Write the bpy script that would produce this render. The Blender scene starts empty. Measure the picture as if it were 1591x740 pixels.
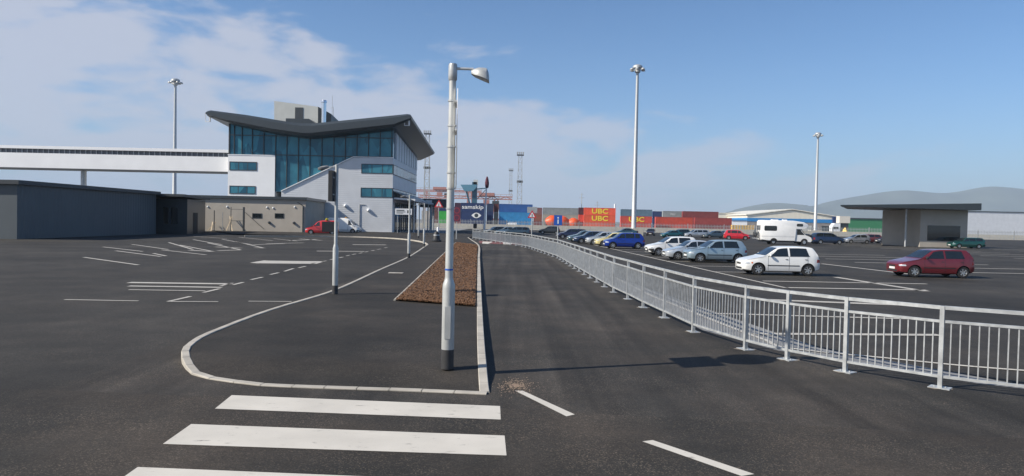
import bpy, bmesh, math, random
from mathutils import Vector, Matrix
from math import radians, pi, sin, cos
random.seed(7)
# ------------------------------------------------------------ camera
HAZE = 1.4e-4
F, TH, PT, H = 1094.0, radians(1.2), math.atan(26.5/1094), 2.4      # focal (px), roll, pitch, eye height
scene = bpy.context.scene
COL = scene.collection
cd = bpy.data.cameras.new('camera'); cam = bpy.data.objects.new('camera', cd); COL.objects.link(cam)
cd.sensor_width = 36; cd.lens = F/1591*36; cd.clip_start = .1; cd.clip_end = 30000
_up = Vector((0, sin(PT), cos(PT))); _fw = Vector((0, cos(PT), -sin(PT))); _rt = Vector((1, 0, 0))
r_ = _rt*cos(TH) + _up*sin(TH); u_ = -_rt*sin(TH) + _up*cos(TH)
cam.matrix_world = Matrix(((r_.x, u_.x, -_fw.x, 0), (r_.y, u_.y, -_fw.y, 0), (r_.z, u_.z, -_fw.z, H), (0, 0, 0, 1)))
scene.camera = cam
# ------------------------------------------------------------ light
SUN_EL = radians(36.1); SD = Vector((-.947, -.32, 0)).normalized()    # horizontal direction to the sun
sv = Vector((SD.x*cos(SUN_EL), SD.y*cos(SUN_EL), sin(SUN_EL)))
sl = bpy.data.lights.new('sun', 'SUN'); sl.energy = 5.0; sl.angle = radians(.53); sl.color = (1, .925, .81)
so = bpy.data.objects.new('sun', sl); COL.objects.link(so)
so.rotation_euler = sv.to_track_quat('Z', 'Y').to_euler(); so.location = (-40, -10, 60)
w = bpy.data.worlds.new('World'); scene.world = w; w.use_nodes = True
nt = w.node_tree; N = nt.nodes; Lk = nt.links; N.clear()
def nn(t, **k):
    n = N.new(t)
    for a, b in k.items(): setattr(n, a, b)
    return n
sky = nn('ShaderNodeTexSky', sky_type='NISHITA', sun_disc=False)
sky.sun_elevation = SUN_EL; sky.sun_rotation = math.atan2(SD.x, SD.y)
sky.air_density = 1.0; sky.dust_density = .6; sky.ozone_density = 2.2; sky.altitude = 0
tc = nn('ShaderNodeTexCoord'); sep = nn('ShaderNodeSeparateXYZ'); Lk.new(tc.outputs['Generated'], sep.inputs[0])
def wm(op, a, b=None, c=None, clamp=False):
    n = nn('ShaderNodeMath', operation=op); n.use_clamp = clamp
    for i, v in enumerate((a, b, c)):
        if v is None: continue
        if isinstance(v, (int, float)): n.inputs[i].default_value = v
        else: Lk.new(v, n.inputs[i])
    return n.outputs[0]
X, Y, Z = sep.outputs
zc = wm('MAXIMUM', Z, .0)
az = wm('ARCTAN2', X, Y)                                            # 0 ahead, + right
cmb = nn('ShaderNodeCombineXYZ')
Lk.new(wm('MULTIPLY', az, 1.0), cmb.inputs[0]); Lk.new(wm('MULTIPLY', zc, 2.6), cmb.inputs[1])
n1 = nn('ShaderNodeTexNoise'); n1.inputs['Scale'].default_value = 7.5; n1.inputs['Detail'].default_value = 6; n1.inputs['Roughness'].default_value = .5
n1.inputs['Distortion'].default_value = .25
mp = nn('ShaderNodeMapping'); mp.inputs['Location'].default_value = (3.1, 1.72, 0.4)
Lk.new(cmb.outputs[0], mp.inputs[0]); Lk.new(mp.outputs[0], n1.inputs['Vector'])
# cloud bank: a soft edge that falls from high on the left to the horizon on the right
zb_c = wm('ADD', .30, wm('MULTIPLY', wm('ADD', az, .5), -.235))
bias = wm('MINIMUM', wm('MAXIMUM', wm('MULTIPLY', wm('SUBTRACT', zb_c, zc), 2.2), -.5), .16)
dens = wm('ADD', wm('ADD', n1.outputs['Fac'], bias), -.50)
cl = nn('ShaderNodeMapRange', interpolation_type='SMOOTHSTEP'); Lk.new(dens, cl.inputs[0])
cl.inputs[1].default_value = -.03; cl.inputs[2].default_value = .17; cl.inputs[3].default_value = 0; cl.inputs[4].default_value = .86
fade = nn('ShaderNodeMapRange'); Lk.new(az, fade.inputs[0])
for i_, v_ in enumerate((-.1, .5, 1.0, .5)): fade.inputs[i_+1].default_value = v_
clf = wm('MULTIPLY', cl.outputs[0], fade.outputs[0])
mix = nn('ShaderNodeMix', data_type='RGBA')
Lk.new(clf, mix.inputs['Factor'])
# low haze band over the water
hz = wm('MULTIPLY', wm('POWER', 2.718, wm('MULTIPLY', zc, -9.0)), .80)
mixh = nn('ShaderNodeMix', data_type='RGBA'); Lk.new(hz, mixh.inputs['Factor'])
SKY_SAT = nn('ShaderNodeMix', data_type='RGBA', blend_type='MULTIPLY'); SKY_SAT.inputs['Factor'].default_value = 1
Lk.new(sky.outputs[0], SKY_SAT.inputs['A']); SKY_SAT.inputs['B'].default_value = (.62, .98, 1.32, 1)
Lk.new(SKY_SAT.outputs['Result'], mixh.inputs['A']); mixh.inputs['B'].default_value = (3.5, 4.0, 4.8, 1)
dk = nn('ShaderNodeMapRange'); Lk.new(zc, dk.inputs[0])
for i_, v_ in enumerate((.08, .36, 1.03, .84)): dk.inputs[i_+1].default_value = v_
dkv = nn('ShaderNodeVectorMath', operation='SCALE'); Lk.new(mixh.outputs['Result'], dkv.inputs[0]); Lk.new(dk.outputs[0], dkv.inputs['Scale'])
Lk.new(dkv.outputs[0], mix.inputs['A']); mix.inputs['B'].default_value = (5.15, 5.4, 6.35, 1)
bg = nn('ShaderNodeBackground'); bg.inputs[1].default_value = .083
Lk.new(mix.outputs['Result'], bg.inputs[0])
wo = nn('ShaderNodeOutputWorld'); Lk.new(bg.outputs[0], wo.inputs[0])
vs = scene.view_settings; vs.view_transform = 'Standard'; vs.look = 'None'; vs.exposure = 0.42; vs.gamma = 1
try: vs.use_curve_mapping = False
except Exception: pass

# ------------------------------------------------------------ pixel helpers (photo pixels of 1591 x 740 -> world)
def ray(px, py):
    u = px-795.5; v = 370-py
    a = u*cos(TH)-v*sin(TH); b = u*sin(TH)+v*cos(TH)
    return Vector((a, F*cos(PT)+b*sin(PT), -F*sin(PT)+b*cos(PT)))
def G(px, py, z=0.0):
    d = ray(px, py); t = (z-H)/d.z
    return Vector((d.x*t, d.y*t, z))
def D(px, py, Yd):
    d = ray(px, py); t = Yd/d.y
    return (d.x*t, H+d.z*t)

# ------------------------------------------------------------ mesh helpers
class MB:
    def __init__(s): s.v = []; s.f = []; s.mi = []; s.m = 0
    def face(s, pts):
        n = len(s.v); s.v += [tuple(p) for p in pts]; s.f.append(tuple(range(n, n+len(pts)))); s.mi.append(s.m)
    def add(s, vs_, fs):
        n = len(s.v); s.v += [tuple(p) for p in vs_]
        for f in fs: s.f.append(tuple(i+n for i in f)); s.mi.append(s.m)
    def box(s, x0, x1, y0, y1, z0, z1):
        s.add([(x0,y0,z0),(x1,y0,z0),(x1,y1,z0),(x0,y1,z0),(x0,y0,z1),(x1,y0,z1),(x1,y1,z1),(x0,y1,z1)],
              [(0,3,2,1),(4,5,6,7),(0,1,5,4),(1,2,6,5),(2,3,7,6),(3,0,4,7)])
    def bar(s, a, b, w, h=None, up=(0,0,1)):
        a = Vector(a); b = Vector(b); h = h or w; d = (b-a)
        if d.length < 1e-6: return
        d.normalize(); upv = Vector(up)
        if abs(d.dot(upv)) > .95: upv = Vector((0,1,0)) if abs(d.y) < .9 else Vector((1,0,0))
        x = d.cross(upv).normalized()*w/2; y = x.cross(d).normalized()*h/2
        s.add([a-x-y, a+x-y, a+x+y, a-x+y, b-x-y, b+x-y, b+x+y, b-x+y],
              [(0,3,2,1),(4,5,6,7),(0,1,5,4),(1,2,6,5),(2,3,7,6),(3,0,4,7)])
    def tube(s, a, b, r0, r1=None, n=10, caps=True):
        a = Vector(a); b = Vector(b); r1 = r0 if r1 is None else r1; d = (b-a).normalized()
        t = Vector((1,0,0)) if abs(d.x) < .9 else Vector((0,1,0))
        x = d.cross(t).normalized(); y = d.cross(x).normalized()
        vs_ = [a+(x*cos(2*pi*i/n)+y*sin(2*pi*i/n))*r0 for i in range(n)]+[b+(x*cos(2*pi*i/n)+y*sin(2*pi*i/n))*r1 for i in range(n)]
        fs = [((i+1) % n, i, i+n, (i+1) % n+n) for i in range(n)]
        if caps: fs += [tuple(range(n)), tuple(range(2*n-1, n-1, -1))]
        s.add(vs_, fs)
    def lathe(s, prof, o=(0,0,0), n=16, axis='z'):
        o = Vector(o); vs_ = []
        for r, z in prof:
            for i in range(n):
                c, q = cos(2*pi*i/n)*r, sin(2*pi*i/n)*r
                vs_.append(o+(Vector((c, q, z)) if axis == 'z' else Vector((c, z, q)) if axis == 'y' else Vector((z, c, q))))
        fs = []
        for k in range(len(prof)-1):
            for i in range(n):
                a = k*n+i; b = k*n+(i+1) % n
                fs.append((a, b, b+n, a+n))
        s.add(vs_, fs)
    def prism(s, poly, y0, y1):          # poly of (x,z), extruded along y
        n = len(poly); s.add([(x, y0, z) for x, z in poly]+[(x, y1, z) for x, z in poly],
              [tuple(range(n)), tuple(range(2*n-1, n-1, -1))]+[((i+1) % n, i, i+n, (i+1) % n+n) for i in range(n)])
    def slab(s, poly, z0, z1):           # poly of (x,y), extruded up
        n = len(poly); s.add([(x, y, z0) for x, y in poly]+[(x, y, z1) for x, y in poly],
              [tuple(range(n-1, -1, -1)), tuple(range(n, 2*n))]+[(i, (i+1) % n, (i+1) % n+n, i+n) for i in range(n)])
    def grid(s, rows):                   # rows of equal-length point lists
        n = len(rows[0]); vs_ = [p for r in rows for p in r]; fs = []
        for i in range(len(rows)-1):
            for j in range(n-1):
                fs.append((i*n+j, i*n+j+1, (i+1)*n+j+1, (i+1)*n+j))
        s.add(vs_, fs)
    def mesh(s, name, mats, smooth=False):
        me = bpy.data.meshes.new(name); me.from_pydata(s.v, [], s.f)
        if not isinstance(mats, (list, tuple)): mats = [mats]
        for m in mats: me.materials.append(m)
        if len(mats) > 1: me.polygons.foreach_set('material_index', s.mi)
        bm = bmesh.new(); bm.from_mesh(me); bmesh.ops.recalc_face_normals(bm, faces=bm.faces); bm.to_mesh(me); bm.free()
        if smooth:
            me.polygons.foreach_set('use_smooth', [True]*len(me.polygons)); me.set_sharp_from_angle(angle=radians(38))
        return me
    def build(s, name, mats, parent=None, smooth=False, loc=None, rz=0):
        o = bpy.data.objects.new(name, s.mesh(name, mats, smooth)); COL.objects.link(o)
        if parent is not None: o.parent = parent
        if loc is not None: o.location = loc
        if rz: o.rotation_euler = (0, 0, rz)
        return o
def tag(o, label, cat, group=None, kind=None):
    if label: o['label'] = label
    if cat: o['category'] = cat
    if group: o['group'] = group
    if kind: o['kind'] = kind
    return o
def struct(o): o['kind'] = 'structure'; return o
def empty(name, loc, rz=0, label=None, cat=None, group=None):
    o = bpy.data.objects.new(name, None); COL.objects.link(o); o.location = loc; o.rotation_euler = (0, 0, rz); o.empty_display_size = .3
    return tag(o, label, cat, group)
def copy_tree(o, parent=None):
    c = o.copy(); COL.objects.link(c); c.parent = parent
    for ch in o.children: copy_tree(ch, c)
    return c

# ------------------------------------------------------------ materials
def mat(name, col, rough=.6, metal=0, spec=.5, var=0, vscale=6, bump=0, bscale=40, bdist=.01, coat=0, col2=None, detail=4, stretch=None):
    m = bpy.data.materials.new(name); m.use_nodes = True; t = m.node_tree; b = t.nodes['Principled BSDF']
    b.inputs['Base Color'].default_value = (*col, 1); b.inputs['Roughness'].default_value = rough
    b.inputs['Metallic'].default_value = metal; b.inputs['Specular IOR Level'].default_value = spec
    if coat: b.inputs['Coat Weight'].default_value = coat; b.inputs['Coat Roughness'].default_value = .06
    co = t.nodes.new('ShaderNodeTexCoord'); src = co.outputs['Object']
    if stretch:
        mpn = t.nodes.new('ShaderNodeMapping'); mpn.inputs['Scale'].default_value = stretch
        t.links.new(src, mpn.inputs[0]); src = mpn.outputs[0]
    if var or col2:
        n = t.nodes.new('ShaderNodeTexNoise'); n.inputs['Scale'].default_value = vscale; n.inputs['Detail'].default_value = detail
        t.links.new(src, n.inputs['Vector'])
        r = t.nodes.new('ShaderNodeMapRange'); r.inputs[1].default_value = .3; r.inputs[2].default_value = .7
        t.links.new(n.outputs['Fac'], r.inputs[0])
        x = t.nodes.new('ShaderNodeMix'); x.data_type = 'RGBA'
        t.links.new(r.outputs[0], x.inputs['Factor'])
        c2 = col2 or tuple(c*(1+var) for c in col)
        c1 = col if col2 else tuple(c*(1-var) for c in col)
        x.inputs['A'].default_value = (*c1, 1); x.inputs['B'].default_value = (*c2, 1)
        t.links.new(x.outputs['Result'], b.inputs['Base Color'])
    if bump:
        n = t.nodes.new('ShaderNodeTexNoise'); n.inputs['Scale'].default_value = bscale; n.inputs['Detail'].default_value = 3
        t.links.new(src, n.inputs['Vector'])
        bp = t.nodes.new('ShaderNodeBump'); bp.inputs['Strength'].default_value = bump; bp.inputs['Distance'].default_value = bdist
        t.links.new(n.outputs['Fac'], bp.inputs['Height']); t.links.new(bp.outputs[0], b.inputs['Normal'])
    return m
def asphalt(name, base, tint, chips=.5, patch=.35, tracks=False):
    m = bpy.data.materials.new(name); m.use_nodes = True; t = m.node_tree; b = t.nodes['Principled BSDF']
    b.inputs['Roughness'].default_value = .85; b.inputs['Specular IOR Level'].default_value = .3
    co = t.nodes.new('ShaderNodeTexCoord'); ob = co.outputs['Object']
    def noise(sc, det=4, ro=.55, vec=None):
        n = t.nodes.new('ShaderNodeTexNoise'); n.inputs['Scale'].default_value = sc; n.inputs['Detail'].default_value = det; n.inputs['Roughness'].default_value = ro
        t.links.new(vec or ob, n.inputs['Vector']); return n.outputs['Fac']
    def mr(v, a, b_, c, d):
        n = t.nodes.new('ShaderNodeMapRange'); t.links.new(v, n.inputs[0])
        for i, q in enumerate((a, b_, c, d)): n.inputs[i+1].default_value = q
        return n.outputs[0]
    def mul(a, b_):
        n = t.nodes.new('ShaderNodeMath'); n.operation = 'MULTIPLY'; t.links.new(a, n.inputs[0]); t.links.new(b_, n.inputs[1]); return n.outputs[0]
    def mx(fac, a, b_):
        n = t.nodes.new('ShaderNodeMix'); n.data_type = 'RGBA'; t.links.new(fac, n.inputs['Factor'])
        for k, v in (('A', a), ('B', b_)):
            if isinstance(v, tuple): n.inputs[k].default_value = (*v, 1)
            else: t.links.new(v, n.inputs[k])
        return n.outputs['Result']
    big = mr(noise(.16, 3), .3, .7, 1-patch, 1+patch)
    mid = mr(noise(1.3, 5, .65), .3, .7, 1-patch*.5, 1+patch*.5)
    fine = mr(noise(48, 3, .7), .25, .75, .5, 1.5)
    c = mx(mr(noise(.35, 4), .42, .64, 0, 1), base, tint)
    v = t.nodes.new('ShaderNodeTexVoronoi'); v.inputs['Scale'].default_value = 85; t.links.new(ob, v.inputs['Vector'])
    sepc = t.nodes.new('ShaderNodeSeparateColor'); t.links.new(v.outputs['Color'], sepc.inputs[0])
    chip = mul(mr(sepc.outputs[0], .80, .97, 0, chips), mr(noise(.8, 3), .35, .65, .25, 1))
    c = mx(chip, c, (.13, .105, .08))
    if tracks:
        mp2 = t.nodes.new('ShaderNodeMapping'); mp2.inputs['Scale'].default_value = (1.1, .035, 1); mp2.inputs['Rotation'].default_value = (0, 0, radians(3.5))
        t.links.new(ob, mp2.inputs[0])
        tr = mr(noise(1.6, 4, .5, mp2.outputs[0]), .35, .68, .74, 1.5); big = mul(big, tr)
    k = mul(mul(mul(big, mid), fine), mr(noise(13, 5, .75), .3, .7, .80, 1.22))
    vm = t.nodes.new('ShaderNodeVectorMath'); vm.operation = 'SCALE'; t.links.new(c, vm.inputs[0]); t.links.new(k, vm.inputs['Scale'])
    t.links.new(vm.outputs[0], b.inputs['Base Color'])
    bp = t.nodes.new('ShaderNodeBump'); bp.inputs['Strength'].default_value = .55; bp.inputs['Distance'].default_value = .006
    t.links.new(noise(70, 3, .7), bp.inputs['Height']); t.links.new(bp.outputs[0], b.inputs['Normal'])
    return m
def paint_mark(name, col, wear):
    m = bpy.data.materials.new(name); m.use_nodes = True; t = m.node_tree; b = t.nodes['Principled BSDF']; b.inputs['Roughness'].default_value = .75
    co = t.nodes.new('ShaderNodeTexCoord'); n = t.nodes.new('ShaderNodeTexNoise'); n.inputs['Scale'].default_value = 7; n.inputs['Detail'].default_value = 9; n.inputs['Roughness'].default_value = .72
    mpn = t.nodes.new('ShaderNodeMapping'); mpn.inputs['Scale'].default_value = (.5, 1.3, 1); t.links.new(co.outputs['Object'], mpn.inputs[0]); t.links.new(mpn.outputs[0], n.inputs['Vector'])
    r = t.nodes.new('ShaderNodeMapRange'); r.inputs[1].default_value = .62-wear; r.inputs[2].default_value = .74-wear; t.links.new(n.outputs['Fac'], r.inputs[0])
    n2 = t.nodes.new('ShaderNodeTexNoise'); n2.inputs['Scale'].default_value = 1.5; n2.inputs['Detail'].default_value = 5; t.links.new(co.outputs['Object'], n2.inputs['Vector'])
    r2 = t.nodes.new('ShaderNodeMapRange'); r2.inputs[1].default_value = .3; r2.inputs[2].default_value = .7; t.links.new(n2.outputs['Fac'], r2.inputs[0])
    a = t.nodes.new('ShaderNodeMix'); a.data_type = 'RGBA'; a.inputs['A'].default_value = (*col, 1); a.inputs['B'].default_value = (*(c*.84 for c in col), 1); t.links.new(r2.outputs[0], a.inputs['Factor'])
    x = t.nodes.new('ShaderNodeMix'); x.data_type = 'RGBA'; t.links.new(r.outputs[0], x.inputs['Factor']); t.links.new(a.outputs['Result'], x.inputs['A']); x.inputs['B'].default_value = (.13, .12, .11, 1)
    t.links.new(x.outputs['Result'], b.inputs['Base Color'])
    bp = t.nodes.new('ShaderNodeBump'); bp.inputs['Strength'].default_value = .4; bp.inputs['Distance'].default_value = .004
    n3 = t.nodes.new('ShaderNodeTexNoise'); n3.inputs['Scale'].default_value = 60; t.links.new(co.outputs['Object'], n3.inputs['Vector']); t.links.new(n3.outputs['Fac'], bp.inputs['Height']); t.links.new(bp.outputs[0], b.inputs['Normal'])
    return m
def clad(name, col, pitch, depth=.03, rough=.45, axis='z', metal=.0, var=.06):
    """profiled sheet: bump from a repeating wave along an axis"""
    m = mat(name, col, rough, metal, var=var, vscale=.5); t = m.node_tree; b = t.nodes['Principled BSDF']
    co = t.nodes.new('ShaderNodeTexCoord'); wv = t.nodes.new('ShaderNodeTexWave'); wv.wave_type = 'BANDS'; wv.bands_direction = axis.upper()
    wv.wave_profile = 'SIN'; wv.inputs['Scale'].default_value = .314/pitch; wv.inputs['Distortion'].default_value = 0; wv.inputs['Detail'].default_value = 0
    t.links.new(co.outputs['Object'], wv.inputs['Vector'])
    bp = t.nodes.new('ShaderNodeBump'); bp.inputs['Strength'].default_value = .5; bp.inputs['Distance'].default_value = depth
    t.links.new(wv.outputs['Fac'], bp.inputs['Height']); t.links.new(bp.outputs[0], b.inputs['Normal'])
    return m
M = {}
M['road'] = asphalt('asphalt_road', (.0265,.0249,.0222), (.045,.039,.0330), .8, .34, True)
M['park'] = asphalt('asphalt_car_park', (.0265,.0252,.0227), (.040,.0365,.0320), .6, .34)
M['fore'] = asphalt('asphalt_chippings', (.0260,.0243,.0214), (.050,.0415,.0335), 1.0, .36)
M['isl'] = asphalt('asphalt_footway', (.0215,.0200,.0174), (.039,.0335,.0278), .6, .36)
M['yard'] = mat('concrete_yard', (.22,.22,.22), .9, var=.2, vscale=.05)
M['land'] = mat('port_land', (.16,.16,.15), .9, var=.25, vscale=.01)
M['paint'] = paint_mark('road_paint', (.60,.565,.50), .02)
M['paint2'] = paint_mark('road_paint_thin', (.47,.445,.40), .04)
M['kerb'] = mat('kerb_concrete', (.40,.37,.32), .85, var=.18, vscale=2.2, bump=.4, bscale=60, detail=7)
M['mulch'] = mat('bark', (.085,.045,.023), .95, var=.5, vscale=12, bump=.8, bscale=30, bdist=.03)
M['chipA'] = mat('bark_chip', (.120,.055,.026), .9, col2=(.27,.145,.072), vscale=26)
M['galv'] = mat('galvanised_steel', (.43,.445,.45), .45, .3, var=.22, vscale=7, detail=7)
M['galvd'] = mat('galvanised_column', (.46,.47,.46), .45, .3, var=.16, vscale=5, stretch=(1,1,.4))
M['white'] = mat('white_painted_steel', (.78,.79,.80), .4, var=.05, vscale=4)
M['colbase'] = mat('black_column_base', (.035,.035,.037), .6, var=.2, vscale=8)
M['dark'] = mat('dark_grey_metal', (.045,.052,.058), .45, .0, var=.1, vscale=3)
M['roofd'] = clad('roof_dark_sheet', (.05,.062,.068), .6, .02, .4, 'x')
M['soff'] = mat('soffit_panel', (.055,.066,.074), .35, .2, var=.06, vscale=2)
M['cladg'] = clad('grey_cladding', (.58,.60,.63), .33, .018, .42, 'z')
M['cladw'] = mat('white_cladding', (.88,.88,.88), .4, var=.03, vscale=.5)
M['render'] = mat('buff_blockwork', (.43,.39,.335), .85, var=.07, vscale=.7, bump=.3, bscale=12)
M['plant'] = mat('plant_room_panel', (.52,.53,.50), .6, var=.05, vscale=.8)
M['black'] = mat('black_void', (.012,.013,.015), .7)
M['rubber'] = mat('tyre_rubber', (.02,.02,.021), .8)
M['rim'] = mat('alloy', (.55,.56,.57), .3, .7)
M['glass'] = mat('car_glass', (.012,.016,.018), .04, 0, .9)
M['lens'] = mat('headlamp_lens', (.62,.66,.70), .08, .3, .8)
M['red_lens'] = mat('tail_lamp', (.30,.012,.012), .15)
M['orange_lens'] = mat('indicator', (.75,.16,.03), .2)
M['plate_y'] = mat('plate_yellow', (.7,.55,.06), .5)
M['plate_w'] = mat('plate_white', (.75,.75,.72), .5)
M['trim'] = mat('black_plastic', (.025,.026,.028), .55)
M['redp'] = mat('red_sign', (.60,.03,.035), .4)
M['bluep'] = mat('blue_sign', (.02,.10,.45), .4)
M['mirror'] = mat('lamp_lens', (.5,.52,.52), .15, .2)
M['chrome'] = mat('stainless_flue', (.75,.76,.78), .15, .9)
M['conc'] = mat('pale_concrete', (.50,.47,.40), .85, var=.1, vscale=1.5)
M['grout'] = mat('grout', (.20,.175,.145), .9, var=.3, vscale=14)
M['wood'] = mat('pale_timber', (.50,.40,.27), .7, var=.2, vscale=3)
def curtain_glass():
    m = bpy.data.materials.new('teal_curtain_glass'); m.use_nodes = True; t = m.node_tree; b = t.nodes['Principled BSDF']
    co = t.nodes.new('ShaderNodeTexCoord'); mpn = t.nodes.new('ShaderNodeMapping'); mpn.inputs['Scale'].default_value = (.55, .55, .22)
    t.links.new(co.outputs['Object'], mpn.inputs[0])
    v = t.nodes.new('ShaderNodeTexVoronoi'); v.feature = 'F1'; v.inputs['Scale'].default_value = 1.0; t.links.new(mpn.outputs[0], v.inputs['Vector'])
    n = t.nodes.new('ShaderNodeTexNoise'); n.inputs['Scale'].default_value = .35; n.inputs['Detail'].default_value = 3; t.links.new(co.outputs['Object'], n.inputs['Vector'])
    x = t.nodes.new('ShaderNodeMix'); x.data_type = 'RGBA'; x.inputs['A'].default_value = (.022,.085,.135,1); x.inputs['B'].default_value = (.055,.22,.29,1)
    r = t.nodes.new('ShaderNodeMapRange'); r.inputs[1].default_value = .36; r.inputs[2].default_value = .66
    sc_ = t.nodes.new('ShaderNodeSeparateColor'); t.links.new(v.outputs['Color'], sc_.inputs[0]); av = t.nodes.new('ShaderNodeMix'); av.data_type = 'FLOAT'; av.inputs['Factor'].default_value = .38
    t.links.new(n.outputs['Fac'], av.inputs[2]); t.links.new(sc_.outputs[0], av.inputs[3]); t.links.new(av.outputs[0], r.inputs[0]); t.links.new(r.outputs[0], x.inputs['Factor'])
    t.links.new(x.outputs['Result'], b.inputs['Base Color']); b.inputs['Roughness'].default_value = .08; b.inputs['Specular IOR Level'].default_value = .6
    b.inputs['Specular Tint'].default_value = (.45,.85,1,1)
    return m
M['curtain'] = curtain_glass()

# ------------------------------------------------------------ ground, road, pavement, markings
def sheet(name, pts, z, m, kind='structure'):
    mb = MB(); mb.face([(p[0], p[1], z) for p in pts]); o = mb.build(name, m); o['kind'] = kind; return o
sheet('ground', [(-9000,-400),(9000,-400),(9000,9500),(-9000,9500)], -.012, M['land'])
sheet('port_yard', [(-400,-60),(600,-60),(600,700),(-400,700)], -.008, M['yard'])
sheet('car_park', [(1.6,64),(6.2,14),(9,9.5),(30,3),(30,-30),(150,-30),(150,195),(-12,195),(-12,110),(-3,96)], -.004, M['park'])
lr = [(-80,-30),(-1,-30),(-.7,112),(-80,112)]
sheet('parking_area', lr, -.004, M['park'])
RR = [(-6.2,-30),(29.9,-30),(12,8.3),(7.4,11.0),(5.2,13.6),(4.4,16),(3.9,27),(3.3,48),(1.75,64),(-5,95),(-5.2,96),(-8.6,78),(-7.5,60),(-6.2,30)]
sheet('road', RR, 0.0, M['road'])
# coarser chipped strip at the crossing in front
sheet('crossing_surface', [(-14,2.5),(14,-1),(13.5,7.0),(4,8.4),(-.5,9.0),(-14,9.9)], .004, M['fore'])

def cat(pts, n=6, closed=False):
    P = [Vector(p) for p in pts]; out = []
    for i in range(len(P)-1):
        p0 = P[max(i-1,0)]; p1 = P[i]; p2 = P[i+1]; p3 = P[min(i+2,len(P)-1)]
        for k in range(n):
            t = k/n; out.append(.5*((2*p1)+(p2-p0)*t+(2*p0-5*p1+4*p2-p3)*t*t+(3*p1-p0-3*p2+p3)*t**3))
    out.append(P[-1]); return out
def marks(name, quads, m=None, z=.008):
    mb = MB()
    for q in quads: mb.face([(p[0], p[1], z) for p in q])
    o = mb.build(name, m or M['paint2']); return struct(o)
def gq(*px): return [G(a, b) for a, b in px]
marks('zebra_crossing', [gq((360,615),(777,632),(778,653),(334,636)), gq((297,660),(784,678),(787,709),(253,691)),
                         gq((214,727),(796,751),(802,800),(150,772)), [(-7.9,4.6),(-.03,4.25),(0,3.75),(-8.3,4.1)]], M['paint'])
marks('lane_dashes', [gq((800,608),(812,608),(893,645),(880,648)), gq((998,687),(1014,685),(1172,738),(1152,741)),
                      gq((1330,790),(1350,786),(1560,850),(1530,862))], M['paint'])
def line(a, b, wd=.1):
    a = Vector((a[0], a[1])); b = Vector((b[0], b[1])); d = (b-a).normalized(); n = Vector((-d.y, d.x))*wd/2
    return [a-n, b-n, b+n, a+n]
def pl(x0, y0, x1, y1, wd=.1): return line(G(x0,y0), G(x1,y1), wd)
# left parking area
dash = [(316,455,341,449),(343,444.5,361,440.2),(362,443,378,439),(390,435,408,431),(420,427,433,424),(442,422,456,417.5),(464,416.5,475,414),(482,410.5,490,408.8),
        (500,407,507,405.6),(513,404,519,402.6),(527,401,533,399.7),(538,398,543,396.8),(547,396,553,394.8),(558,394,563,393),(567,392,572,391),(577,390,582,389),(586,388,592,387),(597,385.5,602,384.6)]
marks('dashed_lane_line', [pl(*d, .13) for d in dash] + [pl(261,469,296,461,.13)])
marks('bay_lines_near', [pl(261,469,339,469.2,.12), pl(386,468.5,453,469,.12), pl(100,466,215,468,.12)])
bl = [pl(200,439.4,360,441.6,.42), pl(200,444.8,345,447.0,.30), pl(200,450.6,319,452.4,.16), pl(548,380.4,600,380.8,.85), pl(492,390.4,566,391.0,.55)]
ar = [gq((388,408.6),(410,405.0),(418,405.4),(505,406.4),(492,410.3),(408,409.6),(400,409.6))]
marks('hatch_lines', bl + ar)
fan = [(251,388.6,320,396.2),(238,394,258,398),(279,381,331,391),(294,389,331,391.2),(322.5,377.6,374,388.6),(335,384,375,385.8),(338,389.8,373,388.8),(365,375.3,410,385.7),(387,380.6,442,378.9),
       (396,385.2,411,385.8),(371,368.8,424,374.2),(398,366.6,470,366.8),(414,378.8,472,377.6),(449,374.2,492,372.2),(465,371.4,500,373.8),(425,371,462,375),(300,372.5,345,380.5),(345,372,392,380.6),
       (262,377,300,388),(180,390,250,399),(130,400,215,412),(160,384,222,391),(205,380,262,388),(300,367.4,352,370.8)]
marks('bay_lines_far', [pl(*d, .19 if abs(d[3]-d[1]) > 3 else .42) for d in fan])
# right car park: bay-front line, bay lines running away from the fence
C0 = G(1000,398); C1 = G(1209,445); dv = (C1-C0)
marks('bay_front_line', [line(C0-dv*1.15, C1+dv*.03, .16)])
bays = [(1187,466,1420,475,.42),(1090,487,1450,497,.2),(1170,519,1460,521,.26),(1225,447.3,1440,451.2,.3),(1185,437,1440,441.5,.26),(1276,410,1420,427,.3),(1298,431,1440,453,.34)]
q = [pl(*b[:4], b[4]) for b in bays]
for k in range(14):                                                   # regular bays further back
    yy = 36.2+k*4.7
    x0 = C0.x + (yy-C0.y)*(C1.x-C0.x)/(C1.y-C0.y)
    q.append(line((x0+.1, yy), (x0+4.9, yy+.25), .2))
for r0 in (24, 45, 62):
    for k in range(24):
        yy = 40+k*4.6
        if r0 > 40 or yy < 66: q.append(line((r0, yy), (r0+9.6, yy+.4), .3))
marks('bay_lines_car_park', q)
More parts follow.
